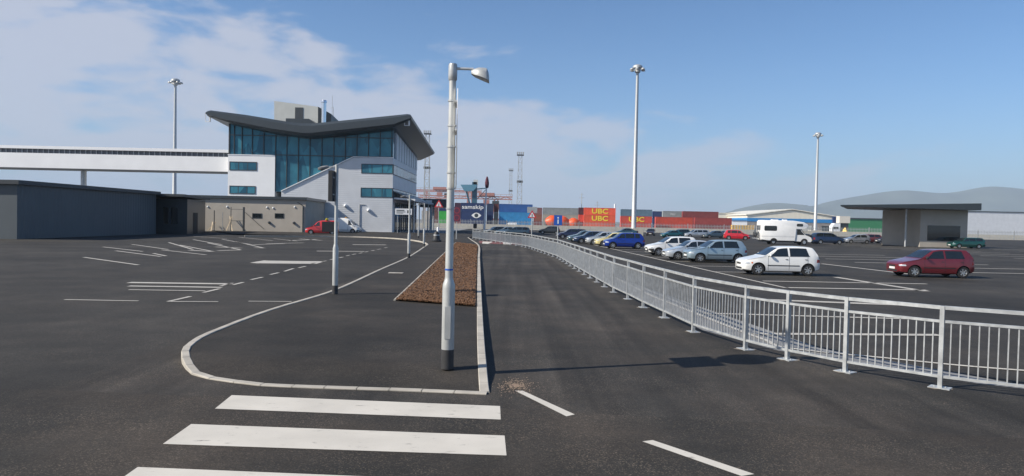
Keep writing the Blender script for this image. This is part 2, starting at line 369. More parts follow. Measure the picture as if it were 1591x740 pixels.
# pale kerb behind the railing, drawn as real stones
def kerb_run(name, pts, wd, z0, z1, seg=.914, m=None, gap=.012, zf=None):
    mb = MB(); pts = [Vector((p[0], p[1])) for p in pts]
    # resample
    L = [0]
    for a, b in zip(pts, pts[1:]): L.append(L[-1]+(b-a).length)
    def at(s):
        for i in range(len(pts)-1):
            if s <= L[i+1] or i == len(pts)-2:
                t = (s-L[i])/(L[i+1]-L[i]); return pts[i].lerp(pts[i+1], t)
    n = max(1, round(L[-1]/seg)); P = [at(L[-1]*i/n) for i in range(n+1)]
    for i in range(n):
        a, b = P[i], P[i+1]; d = (b-a).normalized()
        na = ((P[i]-P[i-1]).normalized()+d).normalized() if i else d
        nb = ((P[i+2]-P[i+1]).normalized()+d).normalized() if i < n-1 else d
        va = Vector((-na.y, na.x))*wd/2; vb = Vector((-nb.y, nb.x))*wd/2
        a2 = a+d*gap/2; b2 = b-d*gap/2; dz = random.uniform(-.002,.002); c = .012
        zA = zf(a2.x, a2.y) if zf else 0; zB = zf(b2.x, b2.y) if zf else 0
        if zf:
            mb.add([(*(a2-va),z0),(*(b2-vb),z0),(*(b2+vb),z0),(*(a2+va),z0),(*(a2-va),zA-c*.5+dz),(*(b2-vb),zB-c*.5+dz),(*(b2+vb),zB-c*.5+dz),(*(a2+va),zA-c*.5+dz),
                (*(a2-va*.85),zA+.003+dz),(*(b2-vb*.85),zB+.003+dz),(*(b2+vb*.85),zB+.003+dz),(*(a2+va*.85),zA+.003+dz)],
               [(0,1,5,4),(1,2,6,5),(2,3,7,6),(3,0,4,7),(4,5,9,8),(5,6,10,9),(6,7,11,10),(7,4,8,11),(8,9,10,11)])
            continue
        mb.add([(*(a2-va),z0),(*(b2-vb),z0),(*(b2+vb),z0),(*(a2+va),z0),(*(a2-va),z1-c+dz),(*(b2-vb),z1-c+dz),(*(b2+vb),z1-c+dz),(*(a2+va),z1-c+dz),
                (*(a2-va*.85),z1+dz),(*(b2-vb*.85),z1+dz),(*(b2+vb*.85),z1+dz),(*(a2+va*.85),z1+dz)],
               [(0,1,5,4),(1,2,6,5),(2,3,7,6),(3,0,4,7),(4,5,9,8),(5,6,10,9),(6,7,11,10),(7,4,8,11),(8,9,10,11)])
    o = mb.build(name, m or M['kerb']); return struct(o)
KZ = .12
def ZI(x, y):
    """pavement height: flush at the dropped kerb by the crossing, full height behind it"""
    yf = 9.75-.09*(x+.3); d = max(0, min(1, (y-yf)/1.5)); d = d*d*(3-2*d)
    return .018+(KZ-.018)*d
kb = [G(1004,456),G(1040,471),G(1075,485),G(1118,502),G(1157,517),G(1190,529),G(1223,541)]
kl = [Vector(p_[:2]) for p_ in [(4.35,48),(4.55,34)]]+[Vector((p_.x, p_.y)) for p_ in kb]+[Vector(p_) for p_ in ((7.0,13.0),(8.6,12.2),(11.5,11.5),(16,11.0))]
kl = cat(kl, 5)
marks('edge_line', [line(a_, b_, .11) for a_, b_ in zip(kl, kl[1:])], M['paint'])
# island pavement
g2 = lambda a, b: tuple(G(a, b, KZ)[:2])
g0 = lambda a, b: tuple(G(a, b, .02)[:2])
left_k = cat([g0(757,610), g0(640,605), g0(500,600.5), g0(400,596), g0(345,588), g2(312,573), g2(293,559), g2(288,545), g2(298,532), g2(330,515), g2(420,481), g2(521,450), g2(590,419), g2(636,398.5), g2(660,383), g2(664,379), g2(652,374.5), g2(620,370.5), g2(570,368), g2(500,366.6), g2(380,366)], 6)
right_k = [g0(753,608.5), g2(749,560), g2(746,500), g2(744.5,440), g2(744,400), g2(743.5,381), (-4.75,82), (-5.8,93)]
# pavement body between the kerbs, row by row, with a real fall to the dropped kerb
RK = cat(right_k, 4)
far_l = [p for p in left_k] + [Vector((-47,108))]
far_r = [p for p in RK] + [Vector((-5.3,98)), Vector((-4.5,108)), Vector((-5,116))]
def x_at(P, y):
    for a, b in zip(P, P[1:]):
        if a.y <= y <= b.y or b.y <= y <= a.y:
            if abs(b.y-a.y) < 1e-5: continue
            return a.x+(b.x-a.x)*(y-a.y)/(b.y-a.y)
    return P[0].x if y < P[0].y else P[-1].x
ys = []; y = max(left_k[0].y, RK[0].y)+.002
while y < 107.9: ys.append(y); y += .12 if y < 13 else .6
mb = MB(); rows = []
for y in ys:
    xa, xb = x_at(far_l, y), x_at(far_r, y); rows.append([(xa+(xb-xa)*k/20, y, ZI(xa+(xb-xa)*k/20, y)-.013) for k in range(21)])
mb.grid(rows); struct(mb.build('pavement', M['isl'], smooth=True))
mb = MB(); mb.box(-47, -4.9, 107.85, 117, .0, KZ-.012); struct(mb.build('forecourt', M['isl']))
kerb_run('pavement_kerb', left_k, .125, -.02, KZ, seg=.457, zf=ZI)
kerb_run('road_kerb', RK, .14, -.02, KZ, seg=.457, zf=ZI)
# planting bed
bed = [G(613,467,KZ), G(742,476.5,KZ), G(742.8,440,KZ), G(742,381,KZ), G(708,377,KZ)]
bp = [(p.x, p.y) for p in bed]; bp[1] = (bp[1][0]-.05, bp[1][1])
kerb_run('bed_edging', [bp[0], bp[4]], .06, .05, KZ+.028, m=M['kerb'])
mb = MB(); rows = []
NY = 120
for i in range(NY+1):
    t = i/NY; t = t**1.6
    a = Vector(bp[0]).lerp(Vector(bp[4]), t); a.x += .06
    s = t; b = Vector(bp[1]).lerp(Vector(bp[3]), s)
    rows.append([(a.x+(b.x-a.x)*k/24, a.y+(b.y-a.y)*k/24, KZ+.012+random.uniform(0,.045)*(0 if k in (0,24) else 1)) for k in range(25)])
mb.grid(rows); o = mb.build('bark_bed', M['mulch']); struct(o)
mb = MB()
for i in range(38000):
    t = random.random()**2.3; s = random.random()
    a = Vector(bp[0]).lerp(Vector(bp[4]), t); b = Vector(bp[1]).lerp(Vector(bp[3]), t)
    p = a.lerp(b, .02+s*.97); z = KZ+.035+random.uniform(0,.03)
    l = random.uniform(.010,.028)*(1+1.1*t); wd = l*random.uniform(.3,.6)
    ca = random.uniform(0,pi); ti = random.uniform(-.6,.6)
    dx = Vector((cos(ca), sin(ca), ti)).normalized()*l; dy = Vector((-sin(ca), cos(ca), random.uniform(-.5,.5))).normalized()*wd
    c = Vector((p.x, p.y, z)); mb.face([c-dx-dy*.6, c+dx*.8-dy, c+dx+dy*.7, c-dx*.7+dy])
o = mb.build('bark_chips', M['chipA']); tag(o, 'brown bark chippings covering the planting bed beside the road', 'bark mulch', kind='stuff')
# raised red table and give-way marks at the road end
marks('red_road_surface', [gq((744,374.6),(811,377.5),(813,380.6),(745,378.2))], mat('red_asphalt', (.17,.06,.055), .85, var=.2, vscale=1), .006)
marks('table_markings', [gq((750,375.6),(766,376.2),(758,379.3),(749,378.6)), gq((781,376.8),(797,377.6),(794,380.2),(782,379.8))], M['paint'], .012)
# access covers in the pavement
mb = MB(); c = G(615,424,KZ); mb.box(c.x-.3,c.x+.3,c.y-.2,c.y+.2,KZ-.01,KZ+.004); tag(mb.build('access_cover', M['kerb']), 'small pale access cover set in the dark pavement', 'access cover')
# sandy spill by the kerb end
mb = MB(); c = G(797,603)
for i in range(700):
    a = random.uniform(0,2*pi); r = random.gauss(0,.16); s = random.uniform(.004,.011)
    x = c.x+.05+cos(a)*r*1.1; y = c.y+.12+sin(a)*r*1.7
    mb.face([(x-s,y-s,.009),(x+s,y-s*.7,.012),(x+s*.6,y+s,.01),(x-s,y+s,.011)])
tag(mb.build('grit_spill', mat('sand_grit', (.34,.25,.18), .9)), 'sandy grit spilt on the road by the kerb corner', 'grit', kind='stuff')

# ------------------------------------------------------------ hills
def hills(name, Yd, pts, m, base=-20, dep=1500):
    P = cat([(D(a, b, Yd)[0], D(a, b, Yd)[1]) for a, b in pts], 8); rows = []
    for k in range(9):
        t = k/8; hs = sin(t*pi)**.8 if 0 < k < 8 else 0
        rows.append([(p.x*(1+ .06*(t-.5)), Yd+(t-.5)*dep, base+(max(p.y,0)-base)*hs*(1+random.uniform(-.03,.03)*(t != .5))) for p in P])
    mb = MB(); mb.grid(rows); return struct(mb.build(name, m, smooth=True))
mh = mat('heath_hill', (.075,.085,.055), .95, var=.35, vscale=.004, detail=8)
hills('hills', 6000, [(1080,350),(1120,334),(1150,324),(1185,317),(1210,315.5),(1240,318),(1262,320),(1290,313),(1333,305),(1400,296),(1470,300),(1540,290),(1620,296),(1700,292)], mh)
hills('low_hills', 5000, [(560,343),(640,341),(720,342),(820,343.5),(900,345),(1010,345),(1110,343),(1150,344),(1250,342),(1330,340),(1450,338),(1640,340)], mh, dep=900)

# ------------------------------------------------------------ terminal building
YF, YB = 118.0, 147.0
def T(px, py, Yd=YF): return D(px, py, Yd)
tb = empty('terminal_building', (-36, 118, 0), 0, 'grey clad terminal with teal glass upper floors under a dark butterfly roof', 'building')
def P_(mb, name, mats, par=None, smooth=False):
    """build in world coordinates under a parent that is an unrotated empty"""
    o = mb.build(name, mats, None, smooth); par = par or tb
    base = par; off = Vector((0,0,0))
    while base is not None: off += base.location; base = base.parent
    me = o.data
    me.transform(Matrix.Translation(-off)); o.parent = par; return o
xR = T(610, 300)[0]; xL = T(354, 270)[0]
zb1 = T(583, 245)[1]
mb = MB()
mb.prism([T(437,297), T(548,245), (xR, zb1), (xR, 0), (T(437,360)[0], 0)], YF, YB)
wall = P_(mb, 'wall', M['cladg'])
mb = MB(); x1 = T(427,270)[0]; ztop = T(390,241.5)[1]
mb.box(xL, x1, YF+.02, YB-.5, 0, ztop); P_(mb, 'wall', M['cladw'])['label'] = 'pale stair block wall left of the glazing'
# curtain wall body
roofline = [(356,189),(420,202),(478,209),(540,202),(609,196)]
cur = [T(a, b, YF+.3) for a, b in roofline]
cur[0] = (xL+.1, cur[0][1]); cur[-1] = (xR-.1, cur[-1][1])
body = cur + [(xR-.1, zb1-.5), (T(548,245)[0], zb1-.5), (T(437,297)[0], T(437,298)[1]), (x1-.2, T(437,298)[1]), (x1-.2, ztop-.1), (xL+.1, ztop-.1)]
mb = MB(); mb.prism(body, YF+.3, YB-.3); gl = P_(mb, 'glazing', M['curtain'])
mb = MB()
def zr(x):                                                           # roof underside height over x
    for a, b in zip(cur, cur[1:]):
        if a[0] <= x <= b[0]: return a[1]+(b[1]-a[1])*(x-a[0])/(b[0]-a[0])
    return cur[-1][1]
def zbot(x):
    if x < x1-.1: return ztop
    xa, xb = T(437,297)[0], T(548,245)[0]
    if x < xa: return T(430,297)[1]
    if x < xb: return T(437,297)[1]+(x-xa)/(xb-xa)*(zb1-T(437,297)[1])
    return zb1
for px in (363,375,391,409,427.5,445,463,481,499.5,518,536,554,572,590,608):
    x = T(px, 240)[0]; mb.box(x-.055, x+.055, YF+.12, YF+.36, zbot(x), zr(x))
mb.box(xL+.02, xL+.2, YF+.1, YF+.4, ztop, zr(xL+.2))
for py in (212.5, 242):
    z = T(500, py)[1]; mb.box(xL if py < 240 else x1, xR-.02, YF+.14, YF+.34, z-.06, z+.06)
P_(mb, 'mullions', M['dark'])
# coping on the raking wall and ledges
mb = MB()
a = T(437,297); b = T(548,245)
mb.bar((a[0], YF-.02, a[1]), (b[0], YF-.02, b[1]+.06), .35, .12); mb.box(b[0], xR+.06, YF-.06, YF+.3, zb1, zb1+.1); mb.box(xL-.05, x1, YF-.04, YF+.3, ztop, ztop+.12)
P_(mb, 'coping', M['cladw'])
def window(px0, py0, px1, py1, n, x0=None, x1_=None):
    a = T(px0, py0); b = T(px1, py1); xa, xb = a[0], b[0]
    if x1_ is not None: xb = x1_
    mb = MB(); y = YF-.05
    mb.box(xa, xb, y, YF+.1, a[1]-.12, a[1]); mb.box(xa, xb, y, YF+.1, b[1], b[1]+.12)
    mb.box(xa, xa+.12, y, YF+.1, b[1]+.12, a[1]-.12); mb.box(xb-.12, xb, y, YF+.1, b[1]+.12, a[1]-.12)
    for i in range(1, n): x = xa+(xb-xa)*i/n; mb.box(x-.05, x+.05, y+.02, YF+.1, b[1]+.12, a[1]-.12)
    f = P_(mb, 'window', M['dark'])
    mb = MB(); mb.box(xa+.1, xb-.1, YF-.015, YF+.04, b[1]+.1, a[1]-.1); P_(mb, 'pane', M['curtain'], f) if False else None
    o = mb.build('pane', M['curtain']); o.data.transform(Matrix.Translation(-tb.location)); o.parent = f
window(356.5,251,399,265.5,3); window(356.5,288.5,397,302,3)
window(561.5,254.5,609.5,270.5,3,x1_=xR+.02); window(560.5,291.5,609.5,307.5,3,x1_=xR+.02)
# right-hand flank: upper pale wall, ribbon windows, dark glazed ground floor
mb = MB(); zt = zr(xR-.1)-.2
mb.prism([(xR-.35, zb1), (xR+.05, zb1), (xR+.05, zt+1.5), (xR-.35, zt+1.5)], YF+2.2, YB+.2)
P_(mb, 'flank_wall', M['cladg'])
for i in range(9): mb = MB(); y = YF+2.6+i*3; mb.box(xR+.05, xR+.09, y, y+.08, zb1, zt); P_(mb, 'flank_joint', M['dark'])
z0, z1 = T(560,270.5)[1], T(560,254.5)[1]; z2, z3 = T(560,307.5)[1], T(560,291.5)[1]
for (za, zc_) in ((z0, z1), (z2, z3)):
    mb = MB(); mb.box(xR+.002, xR+.06, YF+.12, YB-.4, za, zc_); o = P_(mb, 'ribbon_window', M['dark'])
    mb = MB(); 
    for i in range(8):
        y = YF+.3+i*3.55; mb.box(xR+.05, xR+.075, y, y+3.3, za+.14, zc_-.14)
    g = mb.build('pane', M['curtain']); g.data.transform(Matrix.Translation(-tb.location)); g.parent = o
mb = MB(); mb.box(xR-.05, xR+.04, YF+2.4, YB-.2, .05, z2-.6); P_(mb, 'entrance_glazing', M['glass'])
mb = MB()
for i in range(12): y = YF+2.5+i*2.4; mb.box(xR+.02, xR+.12, y, y+.12, .05, z2-.6)
mb.box(xR+.02, xR+.14, YF+2.4, YB-.2, 2.6, 2.75); P_(mb, 'entrance_frame', M['dark'])
# butterfly roof, overhanging on every side
top = [(318.5,174.5),(321,172),(326,171),(380,178),(449,189.2),(466,191),(482,191.5),(500,190),(560,184),(610,179),(632,176.8),(637,177.5),(639.5,181)]
bot = [(638.5,185),(634,187),(612,197),(540,205),(482,211),(468,211),(420,204),(358,191),(330,182.5),(321,180)]
pf = [D(a, b, 115.5) for a, b in top+bot]
drop = 2.5
mb = MB(); nP = len(pf)
secs = []
for y, dz, sc in ((115.5, 0, .55), (115.9, 0, 1), (149.8, -drop, 1), (150.3, -drop, .55)):
    row = []
    ntop = len(top)
    for i, (x, z) in enumerate(pf):
        # thickness squeezed at the leading edges for a rounded nose
        j = nP-1-i; xx = x
        zm = None
        row.append([xx, y, z+dz])
    if sc < 1:
        for i in range(nP):
            # find mid height at this x by averaging top and bottom curves
            def ev(lst, x):
                lst = sorted(lst)
                for a, b in zip(lst, lst[1:]):
                    if a[0] <= x <= b[0]: return a[1]+(b[1]-a[1])*(x-a[0])/max(1e-6, b[0]-a[0])
                return lst[0][1] if x < lst[0][0] else lst[-1][1]
            m_ = .5*(ev(pf[:ntop], row[i][0])+ev(pf[ntop:], row[i][0]))+dz
            row[i][2] = m_+(row[i][2]-m_)*sc
    secs.append(row)
vs_ = [tuple(p) for r in secs for p in r]; fs = [tuple(range(nP)), tuple(range(4*nP-1, 3*nP-1, -1))]
for k in range(3):
    for i in range(nP): fs.append((k*nP+i, k*nP+(i+1) % nP, (k+1)*nP+(i+1) % nP, (k+1)*nP+i))
mb.add(vs_, fs); roof = P_(mb, 'roof', M['soff'])
# lamp brackets under the roof tips
for px, py in ((322.5,184),(632,190)):
    mb = MB(); x, z = D(px, py, 116.2)
    mb.tube((x-.35,116.2,z+.9),(x-.35,116.2,z-.55),.05); mb.bar((x-.35,116.2,z-.55),(x+.5,116.2,z-.55),.09); mb.box(x+.28,x+.5,116.1,116.3,z-.5,z+.3)
    P_(mb, 'bracket_lamp', M['white'])
# plant room
pr = [D(426,157,128), D(494,166,128), D(494,200,128), D(426,200,128)]
mb = MB(); mb.prism([(p[0], p[1]) for p in pr], 128, 136); o = P_(mb, 'plant_room', M['plant'])
mb = MB(); a = D(458.5,167,127.95); b = D(470.5,185,127.95); mb.box(a[0], b[0], 127.93, 128.05, b[1], a[1]); d_ = mb.build('louvre', M['dark']); d_.data.transform(Matrix.Translation(-tb.location)); d_.parent = o
mb = MB(); a = D(494,165,128); b = D(516,183,150)
mb.add([(a[0]+.01,128,a[1]-.1),(a[0]+.01,128,a[1]-3.5),(a[0]+.01,143,a[1]-3.5),(a[0]+.01,143,a[1]-.6),(a[0]+2.3,128.5,a[1]-1.3),(a[0]+2.3,128.5,a[1]-3.5),(a[0]+2.3,143,a[1]-3.5),(a[0]+2.3,143,a[1]-2.6)],
       [(0,1,2,3),(4,7,6,5),(0,4,5,1),(3,2,6,7),(0,3,7,4),(1,5,6,2)])
P_(mb, 'plant_screen', M['dark'])
mb = MB(); a = D(444,184,124); b = D(491,190,124)
mb.prism([(a[0],a[1]),(D(480,184.3,124)[0],a[1]),(b[0],b[1]-.3),(a[0],b[1]-.3)],124,127); P_(mb, 'air_duct', M['soff'])
mb = MB(); a = D(503.5,157,127.3); mb.tube((a[0],127.3,a[1]-4.5),(a[0],127.3,a[1]-.2),.42,n=16); mb.lathe([(.0,.15),(.46,.1),(.5,-.05),(.5,-.35),(.42,-.4)],(a[0],127.3,a[1]),16)
P_(mb, 'flue', M['chrome'], smooth=True)
mb = MB(); a = D(516.5,149,131); mb.tube((a[0],131,a[1]-5),(a[0],131,a[1]),.035); mb.tube((a[0]-.3,131,a[1]-2.3),(a[0]+.2,131,a[1]-2.1),.03); mb.tube((a[0]+.2,131,a[1]-2.1),(a[0]+.2,131,a[1]-3.9),.05)
P_(mb, 'antenna', M['galv'])
# wall fittings on the front
for px, py in ((573,327),(537,320)):
    a = T(px, py); mb = MB(); mb.lathe([(0,-.5),(.18,-.42),(.3,-.2),(.3,0)],(a[0],YF,a[1]),12,'y'); mb.tube((a[0],YF-.3,a[1]),(a[0]-.5,YF-.3,a[1]+.1),.04) ; P_(mb, 'wall_lamp', M['white'], smooth=True)
mb = MB(); a = T(559,318); mb.tube((a[0],YF-.08,.1),(a[0],YF-.08,a[1]),.06); mb.tube((a[0],YF-.08,a[1]),(a[0]+.9,YF-.08,a[1]),.05); P_(mb, 'downpipe', M['galv'])
# entrance canopy of white raking fins on the flank
cn = empty('entrance_canopy', (xR+2, 130, 0), 0, 'dark entrance canopy with white raking struts on the terminal flank', 'canopy')
mb = MB(); zc0, zc1 = 6.9, 5.3
mb.add([(xR+.1,YF+.6,zc0),(xR+3.6,YF+.6,zc1),(xR+3.6,YB+2,zc1),(xR+.1,YB+2,zc0),(xR+.1,YF+.6,zc0+.12),(xR+3.6,YF+.6,zc1+.12),(xR+3.6,YB+2,zc1+.12),(xR+.1,YB+2,zc0+.12)],
       [(0,1,2,3),(4,7,6,5),(0,4,5,1),(1,5,6,2),(2,6,7,3),(3,7,4,0)]); P_(mb, 'canopy_glass', M['soff'], cn)
for i in range(8):
    mb = MB(); y = YF+.8+i*3.9; mb.bar((xR+.1,y,zc0-1.1),(xR+3.7,y,zc1+.3),.10,.28); P_(mb, 'strut', M['white'], cn)
for i in range(5):
    mb = MB(); y = YF+2.5+i*6.6; mb.tube((xR+3.3,y,.1),(xR+3.3,y,zc1),.12,n=10); P_(mb, 'column', M['galv'], cn)
cn2 = empty('covered_walkway', (xR+6, 151, 0), 0, 'flat dark walkway canopy with small white panel beyond the terminal entrance', 'canopy')
mb = MB(); a = D(648,308,150.5); b = D(693,326,150.5); mb.box(xR+.2, b[0], 150.5, 158, a[1]-1.9, a[1]-.1); P_(mb, 'fascia', M['soff'], cn2)
mb = MB(); a = D(661,311,150.4); b = D(671,315.5,150.4); mb.box(a[0], b[0], 150.38, 150.5, b[1], a[1]); P_(mb, 'panel', M['white'], cn2)
for x in (xR+2.6, xR+7, b[0]-.4):
    for y in (151, 157): mb = MB(); mb.tube((x,y,.0),(x,y,a[1]-.7),.12); P_(mb, 'column', M['galv'], cn2)
# white notice board in front of the entrance
nb = empty('notice_board', (*G(627,362)[:2], 0), 0, 'wide white notice board on two posts at the terminal entrance', 'sign')
yy = 112; a = D(614,324,yy); b = D(640,334,yy)
mb = MB(); mb.box(a[0],b[0],yy-.05,yy+.05,b[1],a[1]); P_(mb,'board',M['white'],nb)
mb = MB()
for (u0,u1,v0,v1) in ((.08,.55,.62,.78),(.08,.62,.4,.5),(.08,.48,.2,.3),(.72,.92,.25,.75)): mb.box(a[0]+(b[0]-a[0])*u0,a[0]+(b[0]-a[0])*u1,yy-.06,yy-.052,b[1]+(a[1]-b[1])*v0,b[1]+(a[1]-b[1])*v1)
P_(mb,'printing',M['soff'],nb)
for x in (a[0]+.4,b[0]-.4): mb = MB(); mb.tube((x,yy+.1,.1),(x,yy+.1,a[1]-.1),.05); P_(mb,'post',M['galv'],nb)
nb.location.z = 0

# low blockwork annex
an = empty('annex', (-41, 105, 0), 0, 'low buff blockwork annex with dark coping in front of the terminal', 'building')
YA = 103.0; a = D(266,303,YA); c = D(475,301,YA); zt = a[1]-.35
xa, xc = D(262,330,YA)[0], c[0]
mb = MB(); mb.add([(xa,YA,0),(xc,YA,0),(xc-1.2,117.9,0),(xa,117.9,0),(xa,YA,zt),(xc,YA,zt),(xc-1.2,117.9,zt),(xa,117.9,zt)],[(0,3,2,1),(4,5,6,7),(0,1,5,4),(1,2,6,5),(2,3,7,6),(3,0,4,7)])
P_(mb,'wall',M['render'],an)
mb = MB(); mb.add([(xa-.3,YA-.3,zt),(xc+.3,YA-.3,zt),(xc-.9,117.85,zt),(xa-.3,117.85,zt),(xa-.3,YA-.3,zt+.4),(xc+.3,YA-.3,zt+.4),(xc-.9,117.85,zt+.4),(xa-.3,117.85,zt+.4)],[(0,3,2,1),(4,5,6,7),(0,1,5,4),(1,2,6,5),(2,3,7,6),(3,0,4,7)])
P_(mb,'coping',M['soff'],an)
for p0, p1 in (((392,331.5),(407,339.5)),((427,331.5),(441,339.5))):
    a = D(*p0,YA); b = D(*p1,YA); mb = MB()
    mb.box(a[0],b[0],YA-.04,YA+.05,a[1]-.08,a[1]); mb.box(a[0],b[0],YA-.04,YA+.05,b[1],b[1]+.08); mb.box(a[0],a[0]+.08,YA-.04,YA+.05,b[1]+.08,a[1]-.08); mb.box(b[0]-.08,b[0],YA-.04,YA+.05,b[1]+.08,a[1]-.08)
    f = P_(mb,'window',M['dark'],an); mb = MB(); mb.box(a[0]+.07,b[0]-.07,YA-.015,YA+.03,b[1]+.07,a[1]-.07); g = mb.build('pane',M['glass']); g.data.transform(Matrix.Translation(-an.location)); g.parent = f
for px, py in ((323,321.5),(353,321.5),(415,322.5),(424.5,323.5),(458,322)):
    a = D(px,py,YA); mb = MB(); mb.lathe([(0,-.14),(.10,-.11),(.15,-.03),(.15,0)],(a[0],YA,a[1]),12,'y'); P_(mb,'bulkhead_lamp',M['white'],an,True)
for px, py in ((418.5,346),(457,346.5)):
    a = D(px,py,YA); mb = MB(); mb.lathe([(0,-.3),(.16,-.26),(.2,-.05),(.2,0)],(a[0],YA,a[1]),12,'y'); P_(mb,'oval_shadow',M['dark'],an,True)  # dark domes standing in for two oval shadows on the annex wall
mb = MB(); a = D(471,320,YA); mb.tube((a[0],YA-.08,.1),(a[0],YA-.08,a[1]),.07); mb.tube((a[0],YA-.08,a[1]),(a[0]-.8,YA-.08,a[1]+.5),.05); P_(mb,'downpipe',M['dark'],an)
mb = MB(); a = D(381,330,YA); b = D(410,356,YA); mb.bar((a[0],YA-.06,a[1]),(b[0],YA-.06,b[1]),.05); P_(mb,'cable',M['dark'],an)
# gate and leaning timber in front of the annex
for i,(px, top_, w_) in enumerate(((333,327,.10),(346,330,.07),(359,322,.08),(379,322,.22))):
    Yg = 100.5; a = D(px, top_, Yg); mb = MB(); mb.box(a[0]-w_/2,a[0]+w_/2,Yg-w_/2,Yg+w_/2,.0,a[1])
    if i == 2:
        mb.bar((a[0],Yg,a[1]-.3),(a[0]+1.7,Yg,a[1]-.3),.05); mb.bar((a[0],Yg,1.6),(a[0]+1.7,Yg,1.6),.05)
    o = mb.build('gate_post', M['dark'] if i != 1 else M['galv']); tag(o, ['slim dark post nearest the timber planks by the annex','thin galvanised post between two dark ones by the annex','dark gate post carrying two rails by the annex','thick dark post standing alone right of the gate'][i],'post')
for i,(px0, px1) in enumerate(((330,322),(325,328),(356,351),(352,361))):
    Yg = 101.5; a = D(px0,345 if i<2 else 336,Yg); b = D(px1,359,Yg); mb = MB(); mb.bar((a[0],Yg+1.2,a[1]),(b[0],Yg,.05),.13,.05,up=(0,1,0)); o = mb.build('timber_plank',M['wood'])
    tag(o, ['pale plank leaning at the corner of the dark shed','second pale plank leaning beside the dark shed','pale plank leaning left of the gate post','pale plank leaning against the gate rails'][i],'plank',group='planks leaning by the annex')
# dark shed on the left
sh = empty('dark_shed', (-46, 88, 0), 0, 'low dark clad shed with a monopitch roof left of the buff annex', 'shed')
Ys = 84.0; xs1 = D(319,330,96)[0]; zs = D(275,305.5,Ys)[1]; zs2 = D(319,311,96)[1]; xs = D(291,330,Ys)[0]
mb = MB(); xl = -66
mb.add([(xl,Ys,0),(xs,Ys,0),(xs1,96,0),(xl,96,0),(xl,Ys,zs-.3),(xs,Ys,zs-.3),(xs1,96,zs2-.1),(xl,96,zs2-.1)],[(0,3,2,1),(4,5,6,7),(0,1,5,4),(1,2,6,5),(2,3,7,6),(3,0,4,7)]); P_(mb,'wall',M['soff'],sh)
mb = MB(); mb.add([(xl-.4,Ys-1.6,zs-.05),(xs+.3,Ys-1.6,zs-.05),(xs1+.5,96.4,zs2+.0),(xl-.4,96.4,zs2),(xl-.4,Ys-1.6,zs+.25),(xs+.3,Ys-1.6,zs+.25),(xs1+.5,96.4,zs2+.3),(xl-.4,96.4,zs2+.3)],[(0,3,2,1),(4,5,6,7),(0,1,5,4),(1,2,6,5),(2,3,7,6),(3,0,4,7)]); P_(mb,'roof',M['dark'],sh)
for px0, px1 in ((254,262),(266,276)):
    a = D(px0,322,Ys); b = D(px1,340,Ys); mb = MB(); mb.box(a[0],b[0],Ys-.03,Ys+.02,1.2,a[1]); P_(mb,'window',M['glass'],sh)
mb = MB(); yd = 87.5; t = (yd-Ys)/12; xw = xs+(xs1-xs)*t; xw2 = xs+(xs1-xs)*(t+.25); mb.add([(xw+.03,yd,0),(xw2+.03,yd+3,0),(xw2+.03,yd+3,2.6),(xw+.03,yd,2.6)],[(0,1,2,3)]); P_(mb,'door',M['black'],sh)
# hoarding store further left (outside the photograph's frame) that shades the bays
STC = clad('store_cladding', (.085,.10,.11), .5, .03, .5, 'y')
o = empty('store_building', (-47, 70, 0), 0, 'dark grey storage building at the left edge of the parking area', 'building')
mb = MB(); mb.box(-54,-41.5,59,82,0,4.6); P_(mb,'wall',STC,o); mb = MB(); mb.box(-54.4,-41.1,58.6,82.3,4.6,4.95); P_(mb,'roof',M['dark'],o)
mb = MB(); mb.box(-50,-45.5,58.96,59.02,0,3.4); P_(mb,'door',M['galv'],o)

# white enclosed footbridge
fb = empty('footbridge', (-75, 121, 0), 0, 'white enclosed footbridge running left from the terminal above the annex', 'footbridge')
Yb = 119.5; xe = D(356,250,Yb)[0]+.3; xl = -150
def zz(py): return D(300, py, Yb)[1]
mb = MB(); mb.box(xl,xe,Yb,Yb+4,zz(266),zz(243)); P_(mb,'side_panel',M['cladw'],fb)
mb = MB(); mb.box(xl,xe,Yb+.25,Yb+3.75,zz(243),zz(236.5)); P_(mb,'louvre_band',mat('louvre_grey',(.13,.14,.16),.5),fb)
mb = MB()
n = int((xe-xl)/.9)
for i in range(n): x = xl+i*.9; mb.box(x,x+.12,Yb+.1,Yb+.24,zz(243),zz(236.5))
P_(mb,'louvre_fins',M['galv'],fb)
mb = MB(); mb.box(xl,xe,Yb-.3,Yb+4.3,zz(236.5),zz(232)); P_(mb,'roof',M['cladw'],fb)
mb = MB(); mb.box(xl,xe,Yb-.1,Yb+4.1,zz(267.5),zz(266)); P_(mb,'floor_beam',M['dark'],fb)
for x in (-74,-96,-120): mb = MB(); mb.tube((x,Yb+2,0),(x,Yb+2,zz(267)),.45,n=14); P_(mb,'column',M['galv'],fb,True)

